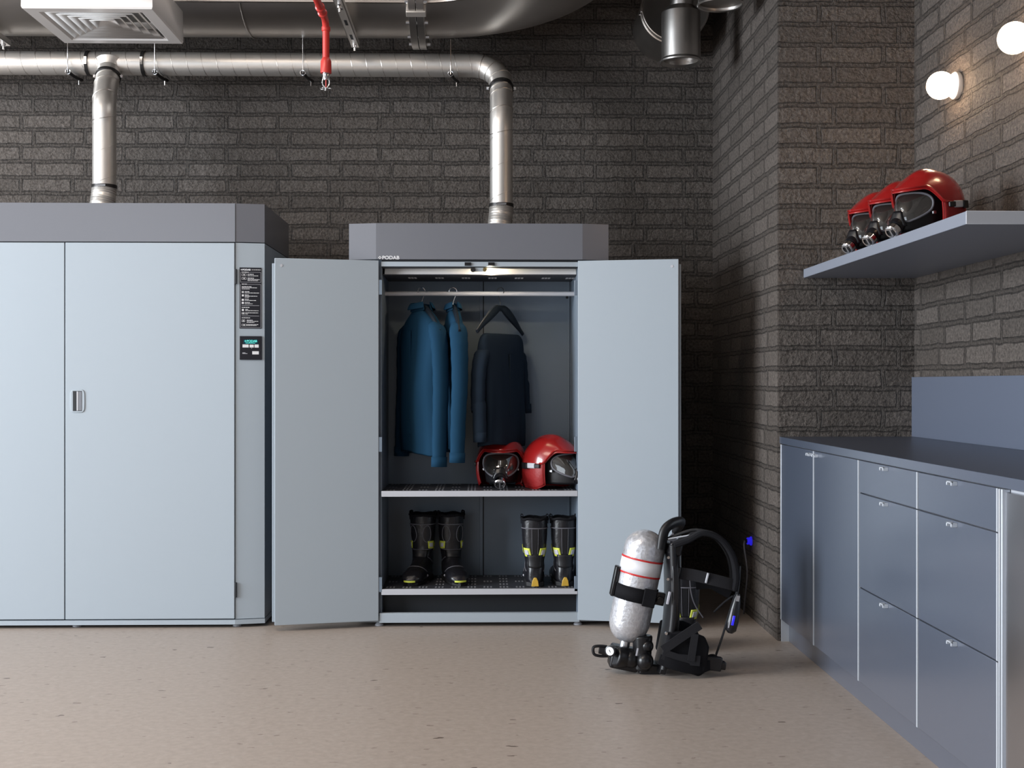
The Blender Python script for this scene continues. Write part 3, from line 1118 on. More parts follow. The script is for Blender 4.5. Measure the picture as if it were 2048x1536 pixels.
m = MB()
hw = VW / 2
m.loft([sq(hw - .002, vz + .16), sq(hw, vz + .008), sq(hw - .004, vz), sq(hw - .058, vz), sq(hw - .072, vz + .012), sq(hw - .075, vz + .05)], False, False)
m.build('frame', 'vent_grey', V, solid=.002, smooth=25)
for i in range(5):
    o_ = hw - .078 - i * .039
    m = MB().loft([sq(o_, vz + .004 + .002 * i), sq(o_ - .040, vz + .036 + .002 * i)], False, False)
    m.build('louvre', 'white', V, solid=.002, smooth=25)
MB().box(vx - .060, vx + .060, vy - .060, vy + .060, vz + .040, vz + .044).build('centre_plate', 'vent_grey', V, bevel=.002)
MB().box(vx - hw + .02, vx + hw - .02, vy - hw + .02, vy + hw - .02, vz + .10, vz + .11).build('plenum', 'white', V)
MB().tube([(vx, vy - .12, vz + .11), (vx, vy - .12, ZC)], .12, n=32, caps=False).build('neck', 'galv', V)

# ------------------------------------------------------------------ sprinkler
SY = 5.5
S = thing('sprinkler', (P(652, 160, SY).x, SY, P(652, 180, SY).z), 'red sprinkler pipe dropping to a silver sprinkler head in front of the wall pipe', 'sprinkler')
top = P(651, 50, SY)
sx = P(652, 100, SY).x
zk = P(651, 42, SY).z
rp = .0150
pth = [Vector((sx, YF + .02, zk)), Vector((sx, SY - .05, zk))] + arc((sx, SY - .05, zk - .05), (0, 0, 1), (0, 1, 0), .05, 12, 90, 8) + [P(652, 128, SY).to_3d()]
pth[-1].x = sx
MB().tube(pth, rp, n=24).build('pipe', 'red_pipe', S)
zb = P(652, 58, SY).z
MB().lathe([(rp, -.012), (rp + .004, -.008), (rp + .004, .008), (rp, .012)], (sx, SY, zb), (0, 0, 1), 24).build('elbow_collar', 'red_pipe', S)
for y in (SY - .12, SY - .20):
    MB().lathe([(rp, -.010), (rp + .005, -.006), (rp + .005, .006), (rp, .010)], (sx, y, zk), (0, 1, 0), 24).build('pipe_collar', 'red_pipe', S)
z1, z2_ = P(652, 121, SY).z, P(652, 146.5, SY).z
MB().lathe([(rp, 0.012), (rp + .004, .006), (rp + .008, -.004), (rp + .009, z2_ - z1), (.008, z2_ - z1)], (sx, SY, z1), (0, 0, 1), 28, False, True).build('socket', 'red_pipe', S)
hd = MB().lathe([(.015, 0), (.015, -.018), (.011, -.024), (.011, -.030)], (sx, SY, z2_), (0, 0, 1), 24, True, True).build('head', 'chrome', S)
fr = MB()
for s in (-1, 1):
    fr.tube(smooth_path([(sx + s * .012, SY, z2_ - .02), (sx + s * .015, SY, z2_ - .045), (sx + s * .004, SY, z2_ - .066)], 5), .0032, n=8)
fr.build('frame_arm', 'chrome', hd)
MB().cyl((sx, SY, z2_ - .028), (sx, SY, z2_ - .060), .0025, n=10).build('glass_bulb', 'red_pipe', hd)
m = MB()
for k in range(12):
    t = 2 * PI * k / 12
    d = Vector((math.cos(t), math.sin(t), 0))
    m.obox(Vector((sx, SY, z2_ - .068)) + d * .014, (.024, .005, .0016), d, Vector((-d.y, d.x, 0)))
m.cyl((sx, SY, z2_ - .064), (sx, SY, z2_ - .076), .006, n=12)
m.build('deflector', 'chrome', hd)

# ------------------------------------------------------------------ exhaust fittings in the corner by the pier
q = P(1362, 130, 6.4)
X_ = thing('exhaust_fitting', (q.x, 6.4, q.z), 'zinc exhaust stub with flared open mouth hanging in the corner by the pier', 'duct')
r_ = .099
zb = P(1362, 126, 6.4).z
zt_ = P(1362, 26, 6.4).z
m = MB().lathe([(r_ + .004, 0), (r_ + .008, .003), (r_ + .008, .010), (r_ - .001, .022), (r_ - .001, zt_ - zb), (r_ - .03, zt_ - zb + .03)], (q.x, 6.4, zb), (0, 0, 1), 40)
m.lathe([(r_ + .004, 0), (r_ - .012, .012), (r_ - .012, .10)], (q.x, 6.4, zb), (0, 0, 1), 40)
m.build('mouth', 'galv_end', X_)
MB().cyl((q.x, 6.4, zb + .03), (q.x, 6.4, zb + .034), r_ - .012, n=40).build('damper', 'galv_end', X_)
nk = [Vector((q.x, 6.4, zt_ + .015))] + [Vector((q.x + .008 * k, 6.4 - .03 * k, zt_ + .05 + .09 * k)) for k in range(1, 6)] + [Vector((q.x + .05, 6.22, ZC))]
MB().tube(nk, [.060, .058, .06, .075, .09, .10, .10], n=32, caps=False).build('neck', 'galv_end', X_)
rc = P(1366, -32, 6.25)
td = Vector((.1, -.5, .85)).normalized()
o1 = td.orthogonal().normalized()
MB().tube(arc(rc, o1, td.cross(o1), .125, 0, 360, 48), .007, n=8, caps=False).build('ring_bead', 'galv_seam', X_)
bc = P(1352, 12, 6.72)
E = thing('duct_end_cap', (bc.x, YW, bc.z), 'round capped duct end with rolled rim on the wall behind the exhaust stub', 'duct')
MB().cyl((bc.x, 6.74, bc.z), (bc.x, YW, bc.z), .172, n=56, caps=False).build('pipe', 'galv_end', E)
MB().lathe([(.0, -.0), (.155, 0), (.165, -.004), (.180, -.004), (.180, .014), (.172, .02)], (bc.x, 6.74, bc.z), (0, 1, 0), 56).build('end_cap', 'galv_end', E)
MB().tube(arc((bc.x, 6.738, bc.z), (1, 0, 0), (0, 0, 1), .178, 0, 360, 56), .006, n=8, caps=False).tube(arc((bc.x, 6.80, bc.z), (1, 0, 0), (0, 0, 1), .178, 0, 360, 56), .006, n=8, caps=False).build('rolled_rim', 'galv_seam', E)
for a_ in (188, 200):
    MB().sphere((bc.x + .185 * math.cos(R(188)), 6.735 + (a_ - 188) * .005, bc.z + .185 * math.sin(R(188))), .006, 10, 8).build('rivet', 'chrome', E)
q = P(1441, 12, 5.9)
G = thing('vent_stub', (q.x, 5.9, q.z), 'open vertical duct mouth with bright rim at the top edge beside the pier', 'duct')
MB().lathe([(.098, .004), (.105, 0), (.110, .006), (.106, .014), (.104, .02), (.104, ZC - q.z)], (q.x, 5.9, q.z), (0, 0, 1), 44).build('pipe', 'galv_end', G)
MB().cyl((q.x, 5.9, q.z + .02), (q.x, 5.9, q.z + .024), .103, n=40).build('damper', 'galv_end', G)

# ------------------------------------------------------------------ globe wall lamps
for uv, lab in (((1881, 171), 'lit opal globe wall lamp on white base, above the helmets'), ((2028, 76), 'lit opal globe wall lamp cut by the right frame edge')):
    g = PX(uv[0], uv[1], XR - .074)
    t = thing('wall_lamp', (XR, g.y, g.z), lab, 'wall lamp')
    MB().lathe([(.052, 0), (.055, -.006), (.055, -.020), (.046, -.030), (.030, -.034)], (XR, g.y, g.z), (1, 0, 0), 32, True, True).build('base', 'porcelain', t)
    MB().sphere((g.x, g.y, g.z), .0555, 32, 20).build('globe', 'globe', t)

# ------------------------------------------------------------------ wall shelf
sc0 = P(1607, 556, YP)
sc1 = P(1607, 539, YP)
yn = YP * (1607 - 967) / (1941.0 - 967) + .02
t = thing('wall_shelf', (XR, (YP + yn) / 2, sc0.z), 'thick slate-grey floating shelf on the right-hand brick wall carrying three helmets', 'shelf')
MB().box(sc0.x, XR, yn + .003, YP, sc0.z, sc1.z + .001).build('board', 'shelfpaint', t, bevel=.002)
MB().box(sc0.x - .001, XR, yn - .001, yn + .003, sc0.z - .0005, sc1.z + .0015).build('edge_band', 'shelfend', t, bevel=.0015)
SHZ, SHX = sc1.z + .001, sc0.x

# ------------------------------------------------------------------ base cabinets along the right wall
XF = P(1561, 900, YP).x              # plane of the fronts
CZ = .910
TW = .030


def ycut(u):
    return PX(u, 900, XF).y


y0_, y1_, y2_, y3_, y4_ = YP - .012, ycut(1628), ycut(1718), ycut(1836), ycut(1997)
FT = .020


def front(x, ya, yb, za, zb, name, parent, mtl='counter'):
    o = MB().box(x, x + FT - .002, min(ya, yb) + .0025, max(ya, yb) - .0025, za, zb).build(name, mtl, parent, bevel=.0012)
    MB().box(x - .0016, x + .006, min(ya, yb) + .0015, min(ya, yb) + .0115, za, zb).build('lit_edge', 'handle', o)  # pale strip put in where the front's edge catches the light
    return o


def tab(y, z, parent):
    m = MB()
    m.box(XF - .018, XF, y - .020, y - .014, z - .010, z + .002)
    m.box(XF - .018, XF, y + .014, y + .020, z - .010, z + .002)
    m.box(XF - .018, XF - .012, y - .020, y + .020, z - .002, z + .002)
    return m.build('handle', 'handle', parent, bevel=.001)


ZT_ = CZ - TW - .004
ZBM = .098
t = thing('base_cabinet', (XR, (y0_ + y2_) / 2, 0), 'two-door navy-grey base cabinet against the brick pier', 'kitchen cabinet')
MB().box(XF + FT, XR - .005, y2_ + .001, y0_, ZBM, CZ - TW).build('body', 'alu_matt', t)
MB().box(XF - .001, XF + FT, y0_ - .002, y0_ + .010, ZBM, ZT_).build('end_strip', 'handle', t, bevel=.001)
d = front(XF, y0_ - .002, y1_, ZBM, ZT_, 'door', t)
tab(y1_ + .045, ZT_ - .012, d)
d = front(XF, y1_, y2_, ZBM, ZT_, 'door', t)
tab(y1_ - .045, ZT_ - .012, d)
g1 = H - (987 - 768) / F * PX(1720, 987, XF).y
g2 = H - (1177.5 - 768) / F * PX(1720, 1177, XF).y
for ya, yb, lab in ((y2_, y3_, 'three-drawer navy-grey base unit next to the two-door cabinet'), (y3_, y4_, 'three-drawer navy-grey base unit next to the stainless appliance')):
    t = thing('drawer_unit', (XR, (ya + yb) / 2, 0), lab, 'kitchen cabinet', 'three-drawer base units')
    MB().box(XF + FT, XR - .005, yb + .001, ya - .001, ZBM, CZ - TW).build('body', 'alu_matt', t)
    for za, zb in ((g1 + .002, ZT_), (g2 + .002, g1 - .002), (ZBM, g2 - .002)):
        d = front(XF, ya, yb, za, zb, 'drawer', t)
        tab((ya + yb) / 2, zb - .006, d)
t = thing('appliance', (XR, y4_ - .3, 0), 'stainless steel appliance under the worktop at the right frame edge', 'appliance')
MB().box(XF + FT, XR - .005, y4_ - .60, y4_ - .03, .02, CZ - TW).build('body', 'alu_matt', t)
pts = [(XF + .022, y4_ - .028, .05), (XF + .002, y4_ - .040, .05), (XF - .004, y4_ - .10, .05), (XF - .006, y4_ - .3, .05), (XF - .004, y4_ - .5, .05), (XF + .022, y4_ - .60, .05)]
MB().prism(pts, (0, 0, CZ - TW - .06)).build('front_panel', 'steel', t)
MB().box(XF - .002, XF + .02, y4_ - .010, y4_ - .003, ZBM, ZT_).box(XF - .002, XF + .02, y4_ - .027, y4_ - .018, ZBM, ZT_).build('lit_edge_strip', 'handle', t, bevel=.001)  # pale strips painted for edges that catch the light
MB().box(XF + .012, XF + .02, y4_ - .02, y4_ - .008, ZBM, ZT_).build('edge_gap', 'dark_gap', t)
yend = 2.0
wt = MB().box(XF - .004, XR - .001, yend, YP - .001, CZ - TW, CZ).build('worktop', 'worktop', None, bevel=.002)
tag(wt, 'long dark navy worktop running along the right-hand wall', 'worktop')
MB().box(XF - .0045, XF - .0035, yend, YP - .002, CZ - TW + .001, CZ - .001).build('front_edge', 'counter', wt)
zs = PX(1840, 754, XR).z
bs = MB().box(XR - .0125, XR - .0008, yend, YP - .001, CZ, zs).build('backsplash', 'backsplash', None, bevel=.001)
tag(bs, 'smooth navy-grey splashback panel above the worktop', 'splashback')
kb = MB().box(XF + .035, XF + .050, y4_ - .02, YP - .012, 0, ZBM - .001).build('kickboard', 'counter', None, bevel=.001)
tag(kb, 'navy-grey kickboard along the floor under the base cabinets', 'kickboard')
ep = MB().box(XF + .002, XF + .036, YP - .012, YP - .001, 0, ZBM).build('end_return', 'handle', kb)

# ------------------------------------------------------------------ blue socket with hanging cable on the pier flank
q = PX(1503, 1082, XP)
t = thing('wall_socket', (XP, q.y, q.z), 'small blue socket with a thin cable on the pier flank behind the breathing set', 'socket')
MB().lathe([(.022, 0), (.022, -.006), (.017, -.010), (.017, -.022), (.010, -.022), (.010, -.010)], (XP, q.y, q.z), (1, 0, 0), 24, True, True).build('cover', 'blue_lamp', t)
MB().cyl((XP - .012, q.y, q.z), (XP - .030, q.y, q.z), .0095, n=16).build('plug', 'black_plastic', t)
MB().tube(smooth_path([(XP - .034, q.y, q.z), (XP - .040, q.y - .02, q.z - .03), (XP - .025, q.y - .02, q.z - .15), (XP - .02, q.y + .06, q.z - .30), (XP - .012, q.y + .16, q.z - .45)], 8), .0045, n=8).build('cable', 'piping', t)

# ------------------------------------------------------------------ hangers and garments
def hanger(loc, rot, label, hook='chrome', W=.205):
    t = thing('clothes_hanger', (0, 0, 0), label, 'clothes hanger', 'clothes hangers on the rail')
    hk = arc((0, 0, -.006), (0, 1, 0), (0, 0, 1), .0195, 205, -30, 14)
    hk = hk[::-1]
    pts = [Vector((0, 0, -.105)), Vector((0, 0, -.07)), Vector((0, .004, -.05))] + [Vector((0, p.y, p.z)) for p in hk]
    MB().tube(smooth_path(pts, 3), .0022, n=8).build('hook', hook, t)
    a = []
    for s in (-1, 1):
        a.append(smooth_path([(s * .004, 0, -.085), (s * .045, 0, -.098), (s * .12, 0, -.145), (s * W, 0, -.208)], 6))
    m = MB()
    for q_ in a:
        m.tube(q_, [.011 + .013 * math.sin(PI * min(1, i / (len(q_) - 1) * 1.1)) for i in range(len(q_))], n=12, sy=.55, up=(0, 0, 1))
    m.tube([(-.022, 0, -.087), (.022, 0, -.087)], .014, n=12, sy=.6, up=(0, 0, 1))
    m.build('arms', 'hanger', t)
    t.location = loc
    t.rotation_euler = (0, 0, rot)
    return t


def garment(loc, rot, label, cloth, L=.80, W=.205, seed=1, collar=True, drop_=0.0, thick=1.0, sl=(.62, .62), slw=1.0, name='work_jacket', cat='jacket', splay=(.0, .01), flat=False):
    rnd = random.Random(seed)
    t = thing(name, (0, 0, 0), label, cat, 'work garments in the open cabinet')
    zt0 = -.098 - drop_
    prof = [(0, .055, .036), (.02, .085, .044), (.055, .145, .052), (.095, W - .012, .056), (.14, W, .062), (.24, W - .012, .074), (.38, W - .022, .078), (.38 + (L - .48) * .45, W - .018, .074), (.38 + (L - .48) * .8, W - .012, .070), (L - .10, W - .010, .068)]
    if flat:
        prof = [(.0, W - .045, .030), (.012, W - .018, .044), (.04, W - .006, .054), (.10, W, .060)] + prof[5:]
    n = 56
    ph = [rnd.uniform(0, 6.28) for _ in range(6)]
    rings = []
    for dz, w, d in prof:
        ring = []
        for i in range(n):
            a_ = 2 * PI * i / n
            e = .75
            cx = math.copysign(abs(math.cos(a_)) ** e, math.cos(a_))
            cy = math.copysign(abs(math.sin(a_)) ** e, math.sin(a_))
            f = max(0.0, dz - .10) / L
            fold = 1 + f * (.20 * math.sin(3 * a_ + ph[0]) + .14 * math.sin(5 * a_ + ph[1] + 2 * f) + .10 * math.sin(9 * a_ + ph[2]))
            wob = .006 * math.sin(dz * 16 + ph[3] + 2 * a_)
            ring.append(Vector((cx * w * (1 + .12 * (fold - 1)), (cy * d * fold + wob) * thick, zt0 - dz + f * .012 * math.sin(2 * a_ + ph[4]))))
        rings.append(ring)
    MB().loft(rings, False, False).build('torso', cloth, t, smooth=60, sub=1, solid=.004)
    for k, s in enumerate((-1, 1)):
        Ls = sl[k]
        sp = splay[k]
        p_ = [(s * (W - .055), 0, zt0 - .075), (s * (W - .012), 0, zt0 - .112), (s * (W + .010), .002, zt0 - .20), (s * (W + .016 + sp * .5), .002, zt0 - .36), (s * (W + .018 + sp), -.006, zt0 - Ls * .82), (s * (W + .020 + sp), -.012, zt0 - Ls - .10)]
        pts = smooth_path(p_, 7)
        m_ = len(pts)
        rs = []
        for i in range(m_):
            q_ = i / (m_ - 1)
            rs.append((.036 + .022 * min(1, q_ * 5) - .016 * q_ + .0014 * math.sin(i * 1.7 + ph[5])) * slw)
        so = MB().tube(pts, rs, n=20, caps=False, sy=.72, up=(0, 1, 0)).build('sleeve', cloth, t, smooth=60, solid=.003)
        e_ = pts[-1]
        d_ = (pts[-1] - pts[-3]).normalized()
        MB().tube([e_ - d_ * .045, e_ + d_ * .002], rs[-1] + .003, n=20, caps=False, sy=.74, up=(0, 1, 0)).build('cuff', cloth, so, solid=.003)
    if collar:
        rg = []
        for z_, w, d in ((-.012, .080, .052), (.012, .064, .050), (.034, .056, .052), (.026, .066, .062), (-.002, .082, .072)):
            rg.append([Vector((math.cos(a_) * w, math.sin(a_) * d * thick, zt0 + z_ + .010 * math.cos(a_) ** 2)) for a_ in [2 * PI * i / 36 for i in range(2, 35)]])
        MB().loft(rg, False, False, closed=False).build('collar', cloth, t, smooth=60, solid=.004, sub=1)
    pk = MB()
    for k in range(10):
        pass
    m = MB().ribbon([(0, -(.058 * thick + .014), zt0 - .10 - .05 * i) for i in range(int((L - .25) / .05))], .034, .004, (1, 0, 0))
    m.build('placket', cloth, t)
    t.location = loc
    t.rotation_euler = (0, 0, rot)
    return t


xA, xB, xC = P(843, 590, 6.19).x, P(906, 590, 6.19).x, P(1001, 590, 6.19).x
zr = ROD.z + .0165
hanger((xA, 6.19, zr), R(-62), 'hanger with silver hook in the leftmost jacket on the rail')
hanger((xB, 6.19, zr), R(-80), 'hanger with silver hook in the middle jacket on the rail')
hanger((xC, 6.19, zr), R(56), 'dark hanger with bare shoulders on the right of the rail', 'hook_dark')
garment((xA, 6.19, zr), R(-62), 'blue work jacket hanging leftmost on the cabinet rail', 'cloth_blue', L=.80, seed=2, thick=.92, sl=(.62, .65), slw=.80, W=.190)
garment((xB, 6.19, zr), R(-80), 'blue work jacket hanging in the middle, seen edge-on', 'cloth_blue', L=.78, seed=5, thick=.62, sl=(.60, .63), slw=.78, W=.180)
garment((xC, 6.19, zr), R(56), 'dark navy garment slung low on the rightmost hanger', 'cloth_navy', L=.645, seed=9, collar=False, flat=True, drop_=.115, thick=.9, sl=(.42, .29), slw=.72, W=.178, name='work_shirt')

# ------------------------------------------------------------------ helmets with breathing masks
def make_helmet(name='fire_helmet'):
    """faces -Y, rests on z = 0"""
    t = thing(name, (0, 0, 0), None, None)
    n, mm = 72, 22
    RX, RYF, RYB, ZTOP = .122, .140, .155, .252

    def rim(a):                      # a = 0 front, pi = back
        c = math.cos(a)
        s = abs(math.sin(a))
        if c > 0:
            k = max(0.0, min(1.0, (c - .30) / .40))
            return .112 + (.178 - .112) * (k * k * (3 - 2 * k))
        return .112 - .030 * (-c)

    rings = []
    for j in range(mm + 1):
        q = j / mm
        ring = []
        for i in range(n):
            a = 2 * PI * i / n
            c, s = math.cos(a), math.sin(a)
            z0 = rim(a)
            th = q * PI / 2
            z = z0 + (ZTOP - z0) * math.sin(th) ** 1.0
            # ellipsoid radius at this height
            zz_ = (z - .10) / (ZTOP - .10)
            rad = math.sqrt(max(0.0, 1 - max(0, zz_) ** 2.3)) if q < 1 else 0.0
            ry = RYF if c > 0 else RYB
            x, y = s * RX * rad, -c * ry * rad
            # peak over the face
            k = max(0.0, (c - .45) / .55)
            pk = k * max(0.0, 1 - q / .42)
            y -= pk * .040
            z -= pk * .006
            # crest
            cr = max(0.0, 1 - (x / .030) ** 2) * max(0.0, math.sin(min(1, q * 1.15) * PI / 2) - .35)
            z += .008 * cr
            ring.append(Vector((x, y, z)))
        rings.append(ring)
    sh = MB().loft(rings, False, True).build('shell', 'helmet', t, smooth=50, solid=.006, sub=1)
    # raised brow band along the front rim
    bp = []
    for i in range(31):
        a = R(-78 + 156 * i / 30)
        c, s = math.cos(a), math.sin(a)
        z = rim(a) + .012
        rad = math.sqrt(max(0.0, 1 - max(0, (z - .10) / (ZTOP - .10)) ** 2.3))
        k = max(0.0, (c - .45) / .55)
        bp.append(Vector((s * RX * rad * 1.015, -c * RYF * rad * 1.01 - k * .036, z - k * .004)))
    MB().tube(bp, .0055, n=8, sy=1.6, up=(0, 0, 1)).build('brow_band', 'helmet', sh)
    # neck and ear guard, down to the shelf
    for s_, nm in ((-1, 'ear_guard'), (1, 'ear_guard')):
        def fn_(u, v, s_=s_):
            a = R(68 + 74 * u) * s_
            ru = .98 + .02 * math.sin(u * 9)
            zt0_ = rim(a) + .012
            zb_ = .002 + .020 * (1 - math.sin(PI * min(1, u * 1.2))) * (1 - u)
            zz2 = zt0_ + (zb_ - zt0_) * v
            bulge = 1 + .05 * math.sin(v * PI) - .10 * v
            ry = RYF if math.cos(a) > 0 else RYB
            return Vector((math.sin(a) * RX * ru * bulge * 1.0, -math.cos(a) * ry * ru * bulge, zz2))
        g_ = MB().grid(fn_, 14, 10).build(nm, 'helmet_flap', t, smooth=60, solid=.006)
        ed = [fn_(0, v / 10) for v in range(11)] + [fn_(u / 14, 1) for u in range(1, 15)]
        MB().tube(ed, .0035, n=8).build('edge_piping', 'helmet', g_)

    def fb(u, v):
        a = R(140 + 80 * u)
        zz2 = rim(a) + .010 + (.012 - rim(a) - .010) * v
        return Vector((math.sin(a) * RX * (.98 - .08 * v), -math.cos(a) * RYB * (.98 - .06 * v), zz2))
    MB().grid(fb, 12, 8).build('neck_guard', 'black_cloth', t, smooth=60, solid=.006)
    # side buckles and strap
    for s_ in (-1, 1):
        a = R(93) * s_
        c0 = Vector((math.sin(a) * RX * 1.02, -math.cos(a) * RYF + .0, .112))
        bkl = MB().obox(c0 + Vector((0, .012, 0)), (.012, .050, .026), (1, 0, 0), (0, 1, 0)).build('buckle', 'alu_matt', t, bevel=.004)
        MB().obox(c0 + Vector((s_ * .003, -.026, 0)), (.010, .034, .020), (1, 0, 0), (0, 1, 0)).build('buckle_clip', 'black_plastic', bkl, bevel=.003)
        MB().obox(c0 + Vector((-s_ * .002, .058, -.002)), (.010, .05, .030), (1, 0, 0), (s_ * -.35, 1, 0)).build('strap_end', 'black_plastic', bkl, bevel=.003)
    # breathing mask: rubber body, lens, lens frame, speech/valve unit
    def mask_pt(a, v, out=0.0):
        """a: azimuth degrees from the front, v: 0 top .. 1 chin"""
        ar = R(a)
        zz2 = .176 - .142 * v
        fwd = .108 + .055 * math.sin(v * PI * .62) + .012 * v
        wide = .096 - .012 * v * v
        return Vector((math.sin(ar) * (wide + out), -math.cos(ar) * (fwd + out) + .012 * abs(math.sin(ar)), zz2))
    MB().grid(lambda u, v: mask_pt(-84 + 168 * u, v * 1.06, -.010), 28, 14).build('mask_body', 'black_rubber', t, smooth=60, solid=.008)

    def outline(k):                   # closed lens outline (a, v)
        tt = 2 * PI * k / 48
        cx, sy_ = math.cos(tt), math.sin(tt)
        a = 58 * math.copysign(abs(cx) ** .75, cx)
        v = .45 - .40 * math.copysign(abs(sy_) ** .8, sy_)
        if sy_ < 0:
            a *= 1 - .38 * abs(sy_) ** 1.5
            # notch above the valve
            v -= .16 * max(0.0, 1 - abs(a) / 22)
        return a, v
    ol = [outline(k) for k in range(48)]
    m = MB()
    cen = mask_pt(0, .34, .010)
    rg = []
    for f in (1.0, .75, .5, .25):
        rg.append([mask_pt(a * f, .34 + (v - .34) * f, .006 + .006 * (1 - f)) for a, v in ol])
    m.loft(rg, False, True)
    ln = m.build('lens', 'lens', t, smooth=60)
    MB().tube([mask_pt(a, v, .007) for a, v in ol + ol[:1]], .0042, n=8, caps=False).build('lens_frame', 'piping', ln)
    # dark inner cup seen through the lens
    MB().grid(lambda u, v: mask_pt(-50 + 100 * u, .02 + .72 * v, -.004), 16, 8).build('inner_cup', 'black_plastic', t, smooth=60)
    c0 = mask_pt(0, .86, .0)
    nd = Vector((0, -.80, -.52)).normalized()
    MB().grid(lambda u, v: mask_pt((-9 - 13 * v) * (1 - 2 * u), .52 + .40 * v, .012 + .006 * v), 8, 6).build('valve_housing', 'black_plastic', t, smooth=60, solid=.012)
    MB().lathe([(.014, -.015), (.026, .0), (.030, .016), (.028, .030)], c0 + Vector((0, .004, .006)), nd, 28, True, True).build('nose_cone', 'black_plastic', t)
    c1 = c0 + nd * .040
    c1.z = max(c1.z, .031)
    vl_ = MB().lathe([(.021, -.014), (.028, -.010), (.028, .010), (.025, .014), (.020, .014), (.020, .004), (.0, .004)], c1, nd, 32).build('valve_ring', 'chrome', t)
    MB().lathe([(.019, .0), (.019, .008), (.008, .012)], c1, nd, 24, True, True).build('valve_core', 'black_rubber', vl_)
    sx_ = Vector((1, 0, 0))
    up_ = sx_.cross(nd)
    MB().obox(c1 + nd * .012, (.007, .040, .006), sx_, up_).obox(c1 + nd * .012 - up_ * .018, (.028, .012, .010), sx_, up_).build('valve_bar', 'alu', vl_, bevel=.002)
    for s_ in (-1, 1):
        q_ = mask_pt(s_ * 62, .62, .004)
        MB().obox(q_, (.008, .018, .012), (1, 0, 0), (0, 1, 0)).build('strap_buckle', 'alu', t, bevel=.002)
    return t


helm = make_helmet()
hpos = [
    (P(1003, 975, 6.235).x, 6.235, ZS1 + .001, R(-3), 0, 'red helmet facing forward under the dark garment in the open cabinet', 'helmets in the open cabinet'),
    (P(1103, 975, 6.14).x, 6.14, ZS1 + .001, R(46), 0, 'red helmet turned right beside the cabinet door, on the upper inside shelf', 'helmets in the open cabinet'),
]
sy_ = [ycut_ for ycut_ in (4.52, 4.79, 5.06)]
lab3 = ['nearest and largest red helmet on the wall shelf', 'middle of the three red helmets on the wall shelf', 'farthest red helmet on the wall shelf, beside the pier']
for i, y in enumerate(sy_):
    hpos.append((SHX + .180, y, SHZ, R(-58), R(6), lab3[i], 'helmets on the wall shelf'))
for i, (x, y, z, rz, rx, lab, grp) in enumerate(hpos):
    o = helm if i == 0 else copy_tree(helm)
    o.location = (x, y, z)
    o.rotation_euler = (rx, 0, rz)
    if rx:                            # rests on the valve and the neck edge
        o.scale = (.94, .94, .94)
        rm_ = Euler((rx, 0, rz)).to_matrix() * .94
        lows = []

        def low(q_):
            for c_ in q_.children:
                lows.extend((rm_ @ w_.co).z for w_ in c_.data.vertices)
                low(c_)
        low(o)
        o.location.z = z - min(lows) + .001
    tag(o, lab, 'helmet', grp)


# ------------------------------------------------------------------ boots
BOOT = [  # front (y, z), back (y, z), half width
    (-.060, .322, .060, .322, .060), (-.060, .28, .060, .28, .060), (-.058, .22, .058, .22, .058), (-.056, .175, .054, .170, .053),
    (-.056, .138, .052, .120, .046), (-.066, .118, .062, .068, .044), (-.088, .103, .066, .018, .044), (-.115, .090, .030, .004, .046),
    (-.150, .078, -.075, .003, .050), (-.190, .066, -.145, .003, .051), (-.216, .048, -.190, .004, .043), (-.230, .028, -.222, .010, .022)]


def boot_ring(t_):
    """interpolated ring at parameter 0..11"""
    i = min(int(t_), len(BOOT) - 2)
    f = t_ - i
    a, b_ = BOOT[i], BOOT[i + 1]
    return [a[k] + (b_[k] - a[k]) * f for k in range(5)]


def boot_pt(t_, ang_, out=0.0):
    """ang 0 = front/top, 90 = +x side, 180 = back/bottom"""
    fy, fz, by, bz, w = boot_ring(t_)
    c = Vector((0, (fy + by) / 2, (fz + bz) / 2))
    ax = Vector((0, (fy - by) / 2, (fz - bz) / 2))
    L_ = ax.length
    axn = ax.normalized()
    a = R(ang_)
    e = .85
    ca = math.copysign(abs(math.cos(a)) ** e, math.cos(a))
    sa = math.copysign(abs(math.sin(a)) ** e, math.sin(a))
    return c + axn * ca * (L_ + out) + Vector((1, 0, 0)) * sa * (w + out)


def patch(m, t0, t1, a0, a1, out=.003, nt=6, na=6, skew=0.0):
    return m.grid(lambda u, v: boot_pt(t0 + (t1 - t0) * v, a0 + (a1 - a0) * u + skew * v, out), na, nt)


